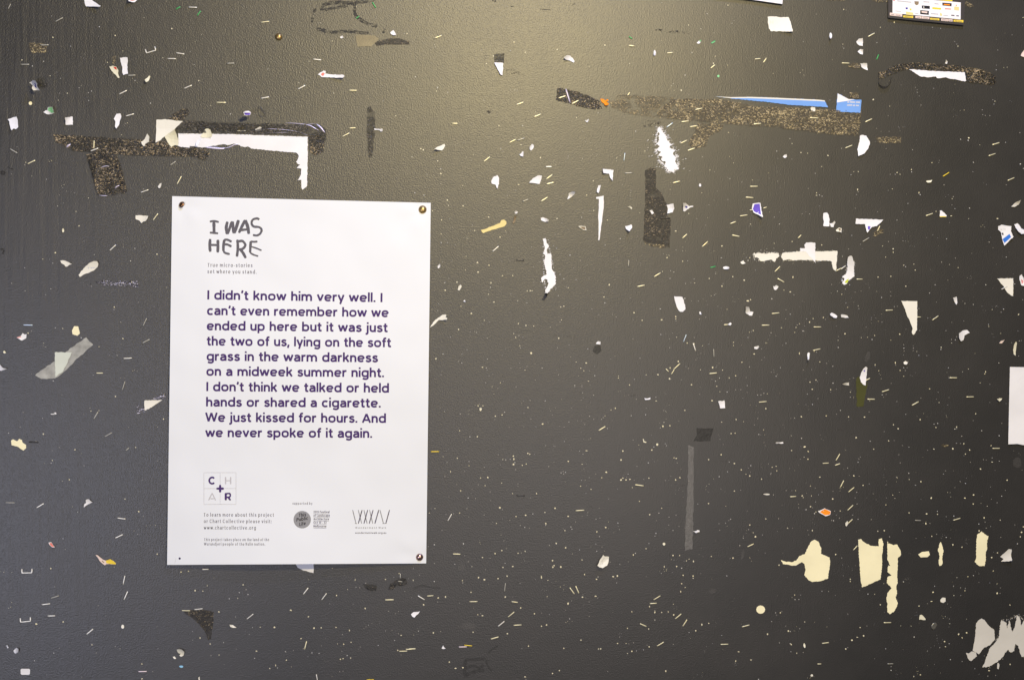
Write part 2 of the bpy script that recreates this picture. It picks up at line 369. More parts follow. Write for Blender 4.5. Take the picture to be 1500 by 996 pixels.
patch('cream bare patch shaped like a rabbit head', 'patch', T(0,3,'80,225 95,215 125,230 140,212 160,220 165,240 190,255 190,280 170,298 150,285 130,270 85,258'), 0.2)
patch('thumbnail-sized cream bare patch', 'patch', T(0,2,'525,420 540,388 570,388 583,440 565,457 530,447'), 0.2)
patch('little round cream chip', 'patch', TO(0,0,222,755,13,13), 0.1)

# marker scribbles, scratches, smears: marks on the wall
def mark(name, m, pts, wd, lift=0.00012, sm=True, label=None):
    bm = bmesh.new(); q = smooth_curve(pts) if sm else pts; r = hsh(repr(pts)); n = len(q)
    if isinstance(wd, (int, float)):
        ws = [wd * (0.75 + 0.5 * r.random()) * (0.45 if i in (0, n - 1) else 1) for i in range(n)]
    else: ws = wd
    ribbon(bm, q, ws, lambda x, y: lift + r.random() * 0.00002)
    for f in bm.faces: f.normal_update()
    o = bm_obj(name, bm, M[m], wall)
    if label: o['label'] = label
    return o
for s, wd in (('850,80 862,45 930,22 1100,22 1240,0', 26), ('862,78 940,62 1020,48 1090,36', 20), ('1096,8 1092,60 1100,115 1150,155 1200,180 1258,196', 24), ('1300,245 1316,212', 18),
              ('806,62 792,110', 20), ('786,128 780,168', 22), ('815,212 860,222 920,238 1050,230 1130,240 1195,245', 24)):
    mark('marker_stroke', 'scribble', T(1,0,s), wd / 4.98)
for c, r_, s, wd in ((2,4,'400,850 440,845 560,838',18), (2,4,'408,850 402,950 440,945 500,925 545,925',26), (2,4,'560,845 570,890 600,930',14), (2,4,'575,800 600,770 650,742',14), (2,4,'410,905 470,890 510,905 540,880',18),
                     (2,4,'25,330 90,305 150,318 228,326',13), (2,0,'735,52 775,48',6), (2,0,'950,70 1035,76',5), (2,0,'560,812 592,822',15), (2,0,'600,5 632,12',14), (2,0,'1180,45 1208,28',9), (0,1,'0,262 40,270',28), (0,1,'55,225 95,240',9), (0,1,'0,820 30,825 20,860',14), (0,3,'210,235 280,240',14)):
    mark('dark_scuff', 'film_shade' if (c, r_) == (2, 4) else 'scribble', T(c, r_, s), wd / 4.98)
for c, r_, s, wd in ((2,2,'755,440 820,425 900,425 960,440',4), (2,2,'800,492 900,485 1000,462 1100,458 1230,478 1300,488',4), (2,2,'300,238 400,245 520,248',5), (2,2,'620,268 800,285 960,305 1100,320',5),
                     (2,2,'930,262 990,280 1010,300',4), (2,2,'820,755 960,745',3), (2,2,'1040,490 1100,515',4), (3,4,'580,385 600,440 635,470',4), (2,4,'900,725 1050,718 1200,722 1330,715 1400,692 1450,685',6),
                     (2,4,'1270,785 1360,772',6), (3,4,'195,652 250,658',6), (3,4,'785,530 790,600 780,670',3), (3,2,'600,525 690,498',5), (3,2,'580,630 700,640',3), (1,0,'450,200 480,245 500,300',9),
                     (1,0,'390,80 430,115',6), (4,0,'570,690 560,800 545,920',5), (4,0,'610,780 625,860 650,900',4), (4,0,'780,740 760,840 765,900',5), (4,2,'110,540 140,470 185,415',3), (4,2,'20,475 95,410',3),
                     (4,2,'730,350 830,352 900,362',3), (4,3,'0,150 100,145 200,150',8), (3,3,'700,372 820,378',6), (3,3,'455,565 525,545',10), (3,2,'100,900 180,880',12), (3,2,'410,915 480,895',9), (4,1,'800,470 850,510 870,500',6),
                     (2,2,'450,140 490,125 540,122',5), (3,1,'1330,945 1350,970',14), (4,4,'395,818 430,845',5), (3,4,'745,870 785,870',9), (3,4,'765,785 790,775',7), (3,3,'550,30 580,65',9)):
    mark('scratch', 'scuff', T(c, r_, s), wd / 4.98)
def smear(pts, m='haze'):
    o = link('dusty_smear', sheet_mesh('dusty_smear', rough_poly(pts, 2.0, 1.0, repr(pts)), lambda x, y: 0.00008, 0.00003), M[m], wall)
for c, r_, x, y, rx, ry, a in ((2,4,430,600,60,22,0), (2,4,380,175,26,24,0), (3,3,205,365,28,12,-35), (3,1,765,605,10,22,10), (3,1,877,755,20,12,0), (3,4,935,80,14,40,-10), (3,4,715,345,26,20,0), (3,4,815,36,17,8,-30),
                               (4,2,352,610,16,40,-15), (4,2,1430,655,20,14,0), (4,4,170,680,30,10,15), (4,4,168,185,12,14,0), (4,1,1120,360,22,6,0), (0,2,410,120,20,18,0), (4,3,1445,385,32,40,0), (2,2,370,650,18,16,0), (3,2,485,820,8,22,0), (3,2,1405,478,14,16,0), (4,1,68,715,16,10,0), (0,4,85,235,14,12,0), (4,4,1045,500,24,12,0)):
    smear(TO(c, r_, x, y, rx, ry, a), 'haze' if rx * ry > 500 else 'crumb')

# ------------------------------------------------------------------ specks of bare plaster, staple holes, crumbs (too small and many to pick apart)
SP = {  # tile: 'x,y,r' in tile units
 (0,0): '1050,131,6 724,198,7 1254,211,8 516,340,6 784,458,5 385,275,8 318,450,6 235,484,7 160,440,7 415,527,5 433,683,6 491,683,6 425,733,4 647,735,6 956,720,5 1070,467,5 1420,538,5 1450,590,7 375,120,7 840,262,8 365,556,5 441,574,5 645,678,6 667,667,6 886,985,5 985,590,6 1098,755,7 917,903,6 930,898,5 1188,425,5 1416,474,4 1387,380,7 895,375,5 920,98,5 1470,255,4 260,782,4 577,642,5 594,625,4',
 (1,0): '331,199,6 460,507,5 308,605,5 727,388,5 742,588,5 686,606,5 940,683,6 854,628,5 187,833,7 1233,540,6 1323,565,4 1250,757,5 1302,738,4 1257,742,4 1429,860,5 1480,862,5 924,860,5 1155,270,7 800,105,6 1105,48,5 930,302,5 43,772,5 648,790,4 704,777,4 1393,848,6 828,172,6 843,170,6 38,653,4 1455,250,6 1475,248,6',
 (2,0): '761,310,8 522,368,7 737,371,6 844,385,8 1076,364,8 1426,332,8 560,467,6 42,563,6 203,640,7 196,667,5 55,680,6 230,577,5 279,675,7 541,733,5 766,660,7 786,660,6 735,657,5 653,918,7 825,918,6 218,972,5 1297,880,10 1386,232,5 1217,860,6 1375,824,5 573,161,4 140,47,4 180,328,6 187,345,5 1263,960,6 1280,765,6 140,905,4 1300,243,6 612,412,8 312,390,5',
 (3,0): '76,8,5 559,8,6 828,40,8 347,22,5 664,85,5 677,103,5 873,153,6 858,172,6 631,213,5 728,242,5 1378,306,6 516,550,6 415,627,5 428,612,4 435,662,5 415,668,4 488,660,8 1473,106,5 155,960,7 428,950,5 833,968,6 1158,538,5 723,465,9 567,385,6 826,477,5 539,690,5 290,903,6 1230,888,6 110,465,5 737,412,6 740,432,5 540,185,6',
 (4,0): '179,72,6 196,76,6 548,165,8 826,203,6 886,210,5 446,202,5 590,245,5 988,306,6 1003,325,6 1012,340,6 1303,367,6 1294,478,6 1291,512,5 836,648,6 597,621,5 702,640,5 714,658,5 716,676,5 730,703,6 743,768,7 514,777,5 1267,730,6 1282,740,6 1275,762,5 1190,803,7 1193,838,6 1212,844,6 1245,846,5 503,845,5 419,938,5 452,960,5 510,960,6 1464,970,7 172,325,5 168,345,5 180,355,5 1356,244,5 1407,257,5 422,313,6 38,323,4 1488,130,6 78,732,5 395,728,8 186,665,5',
 (0,1): '180,208,7 84,275,7 433,428,6 485,399,5 543,412,6 464,488,5 520,405,4 403,849,9 576,653,8 312,895,5 361,897,5 180,958,6 700,510,5 1345,190,5 984,817,6 1145,860,8 1148,520,5 1046,385,7 338,313,5 189,190,6 952,908,7 555,547,6 420,509,5 613,765,5 385,925,5 645,450,5 878,247,6 492,300,4 232,290,4 124,78,4 687,863,4',
 (2,1): '18,150,6 205,180,8 227,237,7 228,272,10 228,347,5 82,90,9 100,100,8 37,412,6 105,430,7 464,135,5 450,175,5 665,90,6 682,112,6 127,280,5 167,545,6 290,603,6 390,507,10 275,465,8 284,505,8 232,610,9 230,712,6 458,649,6 577,588,7 445,685,6 475,687,6 230,775,7 260,752,6 275,775,7 332,792,6 352,867,5 411,875,5 495,920,9 579,940,8 731,910,7 241,916,6 308,912,5 500,990,9 660,735,8 890,809,7 905,950,5 795,352,9 775,395,6 812,62,6 1156,145,7 1150,160,6 1260,162,5 1340,325,6 1322,418,6 1292,428,6 1264,558,7 1313,542,6 1255,590,6 1343,540,6 1110,632,5 1443,610,6 1427,791,6 1162,680,5 1170,867,7 1245,905,5 1295,937,5 1195,960,5 705,700,7 712,432,7 690,430,5 1075,600,8 1062,715,6 1082,713,6 955,157,8 828,237,4 673,910,5 700,690,4 388,360,5 407,973,5',
 (3,1): '223,108,6 240,100,5 643,150,7 1185,108,6 1193,162,5 1296,167,5 1361,118,6 1410,123,6 1465,271,7 1280,17,7 550,252,6 697,246,5 729,259,6 930,334,6 1191,328,6 842,308,6 828,300,5 828,461,6 727,467,5 690,500,4 637,412,4 543,563,6 185,557,4 169,729,6 43,746,6 447,690,9 450,828,6 497,835,6 384,884,9 785,800,8 780,885,6 498,910,6 535,907,5 1167,590,7 1203,640,7 1166,780,5 1296,767,6 962,883,6 988,885,7 975,905,6 1205,553,5 1475,412,6 1475,430,6 120,395,6 118,412,6 115,430,5 115,455,5 57,352,7 602,600,6 993,640,6 1003,655,6 983,655,5 666,648,6 740,990,6 410,980,6 433,990,5 351,985,5 1296,52,5 1415,380,6 1398,550,5 1425,565,5 1370,565,6 353,480,6 380,628,6 233,652,5 260,730,5 751,400,4 1007,318,4 1049,318,4 1130,305,4 1250,695,4',
 (4,1): '64,140,8 488,90,6 18,220,6 163,88,7 822,192,6 872,192,6 876,176,5 680,98,5 713,27,5 1032,22,6 1090,12,9 1087,30,7 1360,45,6 1125,190,7 1122,258,6 252,257,5 285,257,5 232,280,6 518,277,6 555,277,7 568,264,6 590,277,6 674,243,6 674,260,6 280,387,8 273,425,6 285,405,6 503,394,5 534,384,5 647,490,6 607,550,7 263,524,6 427,550,6 567,611,5 852,547,6 1098,524,7 911,355,7 728,410,9 737,425,6 1221,351,5 1364,354,6 964,580,9 540,820,9 540,845,7 506,768,6 485,880,5 629,765,6 612,762,6 650,767,5 463,800,5 557,707,5 783,738,5 829,718,5 865,740,5 929,747,6 993,888,6 893,917,7 951,934,6 1014,957,6 690,932,5 617,940,6 630,950,6 700,975,7 1206,662,6 1240,771,5 1364,880,6 1113,853,5 1268,813,6 1300,600,8 1090,600,5 978,440,6 970,455,5 968,500,5 990,527,5 21,437,6 2,428,6 1468,202,7 1490,235,6 4,508,5 950,628,5 135,747,5 18,792,6 301,787,5 214,822,5 238,722,5',
 (0,2): '403,400,6 458,405,7 592,472,7 333,158,5 370,116,5 666,97,7 833,248,7 831,266,5 881,358,5 895,478,8 883,520,5 723,537,6 798,600,5 388,786,6 452,889,5 841,900,8 229,423,7 205,438,8 1009,213,6 656,983,6 1200,600,5 85,75,7 183,130,5 1216,105,4 855,600,5 730,12,5 562,566,5 680,744,5',
 (2,2): '285,40,7 257,70,7 260,125,8 346,66,9 577,125,6 594,72,8 590,105,6 575,155,6 677,20,6 752,20,7 904,68,6 857,130,6 880,129,8 893,129,6 204,275,7 451,295,9 616,212,8 739,155,5 789,203,5 855,219,5 357,412,8 298,469,7 443,430,6 475,428,6 488,435,6 442,458,5 793,370,7 849,383,8 905,387,6 759,442,6 774,470,7 825,470,6 798,457,5 567,475,5 1026,395,6 1073,377,5 1098,357,7 1107,342,6 1103,247,7 1125,243,6 1330,262,6 1425,217,7 1457,86,10 1417,175,7 1380,304,6 1480,303,6 1088,475,8 1163,525,6 1080,545,6 1300,553,5 805,530,6 808,545,5 698,555,5 675,600,6 567,627,7 193,625,10 382,592,6 243,590,6 420,558,7 531,687,8 856,680,6 806,692,6 842,708,5 739,695,6 802,658,6 915,662,4 966,692,6 888,583,12 1086,741,7 580,749,6 555,799,5 662,800,6 685,790,5 602,828,4 644,840,5 777,829,7 1288,655,8 1249,694,7 1271,712,6 1314,712,7 1350,680,5 1351,748,6 1175,612,6 1215,648,5 1205,820,6 1205,833,5 1257,820,6 1257,832,5 1305,788,6 1316,815,5 1262,872,5 1252,925,6 879,929,5 832,933,5 818,950,6 989,932,6 863,980,7 1020,990,5 1063,985,5 478,963,6 500,968,8 535,967,6 508,955,6 1342,890,5 1145,100,6 1158,107,6 1125,43,6 1085,100,5 1215,48,5 1310,40,5 545,345,5 585,358,5 533,373,5 565,707,6 560,692,6 210,225,5 375,243,5 485,177,5 357,645,7 380,655,6 230,742,6 237,712,6 155,710,5 1468,627,5',
 (3,2): '947,52,10 785,95,8 692,40,7 739,5,7 793,78,6 580,45,5 518,77,7 558,70,6 585,72,6 583,43,4 406,39,5 741,152,6 730,160,5 514,186,7 562,205,6 612,204,6 972,203,11 993,195,8 1149,188,7 963,157,5 143,290,8 203,345,9 345,341,9 13,320,7 335,261,7 447,318,8 447,335,7 449,350,6 667,323,7 620,336,7 822,265,5 754,243,5 780,348,5 339,448,6 424,439,5 375,442,4 401,480,7 403,544,7 582,470,6 688,518,6 642,530,5 530,510,8 579,515,9 454,468,5 975,470,7 869,505,5 868,528,5 928,525,4 1071,553,6 1020,591,8 595,632,6 930,650,8 986,684,7 467,645,8 406,692,8 318,740,9 540,695,7 523,683,6 628,705,5 717,688,9 741,688,5 790,708,6 711,775,5 738,788,5 747,826,6 767,765,7 839,764,6 883,748,8 962,762,5 487,777,7 403,770,9 412,773,7 227,742,6 233,742,5 110,816,7 146,775,5 30,750,5 30,765,6 38,778,5 28,863,6 42,860,5 563,815,8 769,865,5 822,866,7 885,850,7 922,850,7 968,870,6 969,820,5 1044,889,5 1069,888,5 1090,876,7 1115,880,5 937,912,5 713,930,10 622,885,6 304,932,8 160,920,6 232,985,5 303,905,6 1219,399,6 1252,512,6 1227,527,5 1134,455,5 1143,435,6 1178,457,5 1283,138,9 1302,30,8 1310,158,7 1237,125,5 1062,318,6 1249,333,6 1252,268,6 1283,300,6 1333,378,7 1350,370,6 1424,358,9 1402,335,6 1450,332,6 1388,387,5 1325,397,6 1376,422,7 1385,425,6 1316,433,5 1430,295,5 1145,723,6 1163,707,5 1165,723,5 1180,752,6 1188,740,6 1210,690,5 1292,718,4 1378,706,6 1439,704,6 1427,795,6 1470,780,7 1480,790,6 1443,848,8 1406,882,6 1485,915,6 1445,958,7 1397,960,5 1105,988,8 1035,967,5 6,985,7 1457,570,6 1475,577,6 1013,420,7 1000,427,6 985,432,5 863,27,7 1350,585,8 203,215,6 115,180,6 1073,632,6 1095,615,5 187,620,7 135,480,6',
 (4,2): '91,83,6 846,86,7 1215,86,7 939,53,6 805,146,6 632,97,6 520,137,6 522,167,6 455,178,6 856,213,5 1048,206,5 1063,222,5 1124,230,5 728,260,6 195,218,6 253,213,4 305,130,6 262,140,5 133,133,5 190,118,7 88,147,5 165,155,5 208,250,5 285,240,5 289,260,5 30,324,8 46,338,6 458,358,7 380,340,6 383,367,5 343,395,6 412,328,5 188,442,8 141,463,6 138,490,5 139,542,7 307,471,5 386,484,7 405,455,5 522,490,5 352,468,5 587,447,9 792,328,5 925,420,6 1003,465,6 965,485,6 993,487,6 967,510,6 1345,263,7 1327,286,6 1262,267,5 1455,303,8 1236,375,5 1237,390,5 1324,440,5 1450,422,5 1404,508,5 1460,495,6 1475,492,5 1455,605,6 890,543,7 888,557,6 685,530,5 687,547,6 685,565,6 712,572,5 616,523,5 618,548,6 620,568,5 616,597,5 785,602,5 727,600,5 556,655,8 558,670,7 54,658,7 99,680,6 5,648,6 5,555,5 52,727,6 249,765,6 408,668,6 408,680,5 435,712,6 438,733,5 590,710,6 617,690,6 642,690,6 628,710,6 616,752,6 1213,720,8 1208,735,6 1088,700,5 1046,720,5 1311,656,6 943,691,6 1245,811,6 806,844,6 868,868,5 948,763,6 101,803,7 84,850,6 84,868,5 125,847,5 228,868,6 232,855,5 227,905,5 525,804,6 488,885,6 470,905,6 460,887,6 566,937,6 742,911,6 857,919,5 947,907,5 874,944,5 938,962,5 1245,944,5 368,930,5 1484,195,6 1427,80,6 1173,800,5 1080,35,5 1107,42,5 523,25,6 430,30,8 967,360,5 1055,350,5 733,420,6 633,410,5 548,245,5 570,243,6',
 (0,3): '63,170,7 147,126,6 382,298,6 434,275,6 547,291,8 382,370,7 373,389,6 324,389,6 613,408,6 506,511,7 455,520,5 911,651,6 989,275,6 1192,68,8 1148,126,5 316,177,9 663,10,6 722,7,6 1012,742,8 1045,777,7 978,882,6 1009,874,5 1005,908,5 567,744,6 1170,860,6 170,20,6 1148,375,6 745,820,4 848,442,4 310,62,5 938,130,6 405,28,11 460,940,5 595,320,3 1040,512,4',
 (2,3): '626,47,8 623,73,6 673,38,8 365,153,6 440,197,7 494,197,8 970,104,9 885,68,7 833,125,5 834,26,5 921,124,5 1010,92,4 1041,38,6 1127,126,6 1163,90,5 1277,108,7 1344,69,7 1129,232,7 992,261,7 1240,302,7 1291,298,8 1265,324,5 1307,217,4 727,128,5 348,354,8 244,342,5 299,452,7 257,487,7 403,450,5 433,408,5 433,377,6 273,383,6 545,420,7 570,495,9 517,498,6 500,547,7 551,553,6 647,328,6 680,363,5 701,365,6 760,360,9 733,362,5 757,338,8 758,398,11 768,385,6 774,437,7 662,402,5 862,318,8 877,324,7 911,325,5 850,395,7 822,405,6 1015,413,7 1157,376,9 1053,382,5 1105,460,6 1120,450,7 1123,467,7 1137,456,6 1358,468,6 1401,495,6 1258,397,5 1436,456,10 1253,514,6 1247,558,6 1290,554,4 1323,581,6 1286,610,5 1311,495,4 373,591,7 345,545,6 427,643,7 481,648,7 588,598,7 590,662,6 672,535,6 710,584,5 751,611,6 790,540,6 790,560,5 926,610,8 883,642,7 789,623,7 659,714,11 676,728,6 365,752,8 320,758,7 264,764,6 185,720,6 158,720,5 145,753,5 418,720,4 543,768,6 431,781,5 633,828,6 678,795,4 731,806,5 776,778,6 847,769,8 899,759,6 987,749,8 1061,718,8 1258,777,5 1300,750,6 1296,768,5 1157,777,8 1210,818,6 1388,788,6 993,830,9 993,842,7 807,843,7 840,857,7 874,863,6 1177,855,6 1184,870,7 1133,881,9 1121,868,5 1429,858,12 1360,797,5 1366,890,8 1385,925,6 1359,978,5 1453,650,6 1490,896,5 236,880,7 688,955,7 181,983,7 392,975,7 1069,973,8 1020,988,7 1412,58,7 1400,70,6 1425,45,5 1313,47,6 1443,137,5 200,610,5 285,635,5 255,13,6 693,18,6 1470,3,6 370,30,6 1030,8,4',
 (3,3): '123,43,6 228,36,6 361,93,7 354,121,9 405,116,8 335,133,5 331,97,5 470,82,5 783,90,7 888,71,8 1021,110,6 1046,64,6 942,87,4 1364,51,8 1287,64,5 1315,60,5 1365,208,7 1053,181,7 1068,183,5 1097,182,6 1088,147,5 851,174,7 881,172,7 1290,190,5 1230,110,4 1100,262,6 1293,298,8 1388,271,11 1414,304,9 1413,360,8 1356,360,5 1384,345,5 136,221,7 62,302,10 48,367,10 178,257,5 182,290,5 313,255,14 288,272,6 273,293,8 380,262,6 371,248,5 435,350,6 452,355,8 458,387,6 778,328,8 688,364,7 838,381,6 876,392,8 247,387,7 165,413,7 487,432,5 100,468,5 48,512,11 62,498,7 85,512,8 113,507,9 145,513,5 213,507,7 251,498,8 447,512,10 478,495,8 412,485,5 372,515,6 925,437,9 977,425,6 995,407,7 993,453,6 988,483,8 960,470,5 765,488,6 705,480,4 825,452,6 1123,395,7 1152,420,6 1180,412,6 1185,445,6 1143,462,7 1140,470,6 1277,428,5 1074,506,8 876,592,8 921,587,6 543,520,7 131,567,5 183,667,6 23,578,5 608,687,6 687,684,8 345,718,6 325,753,6 258,765,8 308,808,5 398,782,5 396,841,6 471,850,7 450,768,7 25,825,6 37,873,6 28,850,5 303,901,7 296,920,5 427,880,5 362,977,11 252,975,5 848,797,7 835,808,7 812,827,6 763,830,5 988,839,7 979,874,7 1013,896,6 1029,925,11 942,920,6 962,900,5 940,935,6 1080,912,5 768,878,6 969,738,6 813,703,4 1198,794,6 1105,795,8 1254,589,7 1295,590,5 1322,589,6 1430,556,6 1370,628,9 1378,640,6 1437,628,6 1465,570,4 1345,714,7 1398,728,7 1430,707,8 1446,714,7 1490,740,8 1460,757,7 1470,745,6 1402,607,4 1263,862,8 1299,862,6 1411,880,6 1444,881,8 1418,912,5 1490,620,4 1160,620,6 915,990,6 1190,886,4 1468,672,5 373,12,7 360,5,6 515,5,7 378,68,5',
 (4,3): '52,45,8 126,32,6 214,52,6 331,54,8 364,16,7 155,5,6 632,33,5 542,109,7 575,139,8 474,159,6 736,72,8 714,48,4 865,100,7 852,130,8 838,105,5 1142,30,7 1123,79,6 1185,153,7 1332,99,6 1003,125,9 990,140,7 1003,137,6 270,203,10 372,230,7 506,227,8 547,225,5 397,287,6 194,295,5 608,261,6 655,273,6 582,328,7 592,387,6 791,295,6 837,287,7 975,285,10 1002,244,7 1030,246,7 1055,248,8 1040,193,7 1098,293,7 1066,323,6 1056,335,5 1254,262,7 1268,281,7 1262,351,6 1262,381,7 1219,366,5 1198,364,5 1104,382,6 1314,375,5 1313,189,7 207,424,7 252,482,9 291,483,7 220,478,5 300,345,6 290,360,6 283,383,6 285,355,4 653,463,7 563,491,7 657,508,5 741,524,9 702,549,6 321,551,8 365,540,6 922,445,7 907,468,5 1176,432,9 1074,498,5 1029,524,7 1068,537,6 990,567,6 1371,514,9 1283,443,5 101,594,6 20,600,6 99,650,9 275,601,7 262,643,6 394,612,7 486,549,5 486,693,6 486,764,5 742,653,5 818,644,10 1062,644,9 1127,620,9 1124,687,8 1180,682,5 1256,652,6 1331,630,6 1298,678,7 1226,703,6 1358,588,5 552,645,6 490,642,5 537,622,5 276,686,7 154,737,7 148,789,7 125,768,6 112,738,5 91,806,7 104,808,7 244,768,7 283,798,5 380,800,5 656,752,7 784,759,8 862,740,7 863,762,6 778,829,9 808,829,6 926,780,5 946,806,5 983,803,8 983,775,7 1203,788,8 1210,818,7 1165,833,6 1250,850,7 1218,862,5 1320,805,6 428,885,7 475,881,9 513,926,7 608,883,4 707,937,6 821,923,7 857,907,6 926,930,7 976,985,10 1168,882,9 1490,853,8 1476,893,9 1468,925,7 1427,839,6 1325,930,6 1446,977,6 5,490,8 500,966,8 1480,440,4 1250,563,4',
 (0,4): '1320,206,9 1375,200,8 1424,343,10 461,570,8 671,737,7 841,750,7 702,796,6 266,586,13 1035,876,7 1114,932,7 1405,703,7 1459,686,7 1146,75,7 833,172,6 780,170,5 433,761,6 392,797,7 433,578,5 716,450,6 371,182,9 597,977,6 400,315,6 477,42,6 252,853,6 1035,985,9 540,955,4 340,957,4 250,380,3 1480,345,6 1405,640,4 1152,765,4 772,525,5 1145,605,5 145,960,4 305,180,4 275,227,4',
 (1,4): '279,300,8 301,335,7 252,357,7 179,401,7 103,497,8 628,485,11 756,532,8 508,609,10 796,615,9 849,612,8 957,610,7 1056,633,9 703,691,9 1013,732,9 1068,718,7 377,783,8 363,835,6 230,767,6 104,812,7 45,816,7 40,730,7 324,662,6 405,608,5 225,535,7 348,612,5 588,787,6 646,778,6 752,822,6 782,795,7 834,799,7 851,745,6 989,842,8 1008,837,7 1064,833,8 1038,815,7 1008,928,7 983,932,6 474,909,8 517,885,8 531,905,6 962,378,9 1097,262,8 1174,288,7 1318,260,8 1379,244,6 1418,217,6 1170,473,9 1130,320,7 1103,317,5 1340,492,7 1391,510,5 1413,495,5 1412,657,7 1432,668,7 1385,704,6 1365,630,6 1319,635,6 1176,604,6 1160,618,5 1195,593,5 1220,580,5 1265,741,6 1408,777,9 1431,810,6 1134,752,6 596,848,9 1004,663,7 912,438,6 757,262,7 595,790,4 718,765,4 66,250,6 18,307,6 315,370,6 240,398,6 1082,440,6 728,768,6 137,720,6 968,730,4 1000,785,4 930,180,4 1042,333,4 1460,348,4',
 (2,4): '135,22,7 181,8,7 394,3,7 532,101,9 586,105,7 623,72,8 673,51,8 706,36,6 792,69,8 844,55,7 815,68,4 752,166,9 697,143,5 681,173,8 503,248,9 546,263,11 645,254,9 712,237,8 961,245,13 1068,275,6 1009,267,6 917,260,5 806,287,6 1138,30,10 1070,2,7 1020,13,7 1043,124,9 1104,170,11 1045,170,9 1055,160,8 967,156,5 1257,118,8 1323,23,6 1365,55,6 1404,25,6 1240,45,6 1363,260,9 1276,225,9 1375,242,6 1485,240,9 1463,135,7 448,355,8 697,388,9 753,387,5 208,395,9 262,388,10 204,425,6 363,433,5 27,180,6 72,229,7 26,267,7 181,144,7 330,150,6 454,168,6 554,190,6 430,131,7 402,87,6 180,275,7 385,270,8 388,285,7 1156,436,11 1182,417,7 1357,382,9 1372,397,7 1260,390,9 1310,425,7 1310,530,6 1003,386,6 1185,565,6 1168,548,6 810,469,10 910,510,8 962,602,8 1000,593,9 963,505,7 1020,516,5 1138,484,6 712,656,9 532,525,10 518,510,7 497,518,6 467,470,6 463,645,7 173,649,8 226,640,7 65,637,7 819,762,7 867,746,8 1125,762,8 1250,702,9 1378,767,8 1394,767,8 290,862,8 334,908,9 389,904,9 1043,945,9 1092,925,8 843,970,8 850,990,7 103,445,9 15,390,5 1445,930,4',
 (3,4): '362,4,13 138,82,8 153,70,7 101,132,6 40,150,5 230,37,7 428,85,9 476,86,8 434,119,6 363,168,8 455,165,10 491,178,7 501,229,10 577,128,9 546,112,6 525,125,6 575,235,9 575,252,6 342,217,5 422,209,5 233,240,5 22,235,10 5,255,6 17,285,5 491,291,7 516,319,6 483,349,9 256,459,8 295,500,11 295,488,7 345,500,10 392,496,8 432,520,9 127,496,8 295,556,7 95,617,8 250,622,7 39,680,7 23,727,8 638,589,9 689,580,8 593,634,7 545,647,5 430,733,7 718,727,5 127,783,8 160,780,5 95,800,5 212,773,5 253,752,8 239,740,6 85,727,6 140,722,7 105,730,5 905,788,8 997,847,8 885,855,9 880,870,7 375,928,9 1052,988,7 1440,960,12 1330,799,6 1288,787,6 1290,735,9 1283,728,7 1204,722,6 1117,660,9 1268,637,10 1282,640,6 1352,620,7 1147,567,7 1210,503,9 1222,494,6 1177,503,6 1184,520,6 1315,374,8 1358,374,7 1296,391,7 1318,408,7 1346,405,6 1201,156,8 1100,69,6 865,105,9 845,107,6 707,93,6 914,15,6 820,235,7 630,219,5 430,440,5 783,668,5 1378,793,6 1388,570,6 1250,600,4',
 (4,4): '121,79,8 163,104,7 170,155,5 176,233,6 227,260,7 227,275,6 20,346,6 68,348,5 118,377,6 209,513,7 355,367,7 405,368,5 446,445,8 728,453,8 831,354,9 820,420,9 790,437,6 843,310,6 615,278,7 1270,198,8 1005,247,7 1085,240,6 1125,232,6 1165,282,5 980,310,7 1032,322,7 1066,325,6 1063,343,6 1032,377,7 982,378,6 1299,362,10 1320,362,6 1297,293,5 1245,286,5 1322,322,6 1392,447,8 1300,67,7 1258,102,8 1042,26,8 976,8,8 325,671,9 278,682,8 239,703,9 195,766,9 208,757,6 299,611,7 348,600,7 485,766,7 789,782,7 915,712,9 922,750,8 948,728,7 1018,660,9 1043,686,8 1076,650,10 950,548,6 953,583,5 957,845,7 1043,858,7 739,955,8 690,967,7 885,942,6 525,895,7 525,923,7 1230,964,7 1288,960,7 1240,925,10 1393,880,9 960,463,5 595,598,4 572,408,4 670,600,4 693,680,7 815,757,5 880,757,5 1075,550,6 840,880,4 1135,910,7 1245,903,6 295,340,4 935,440,5',
}
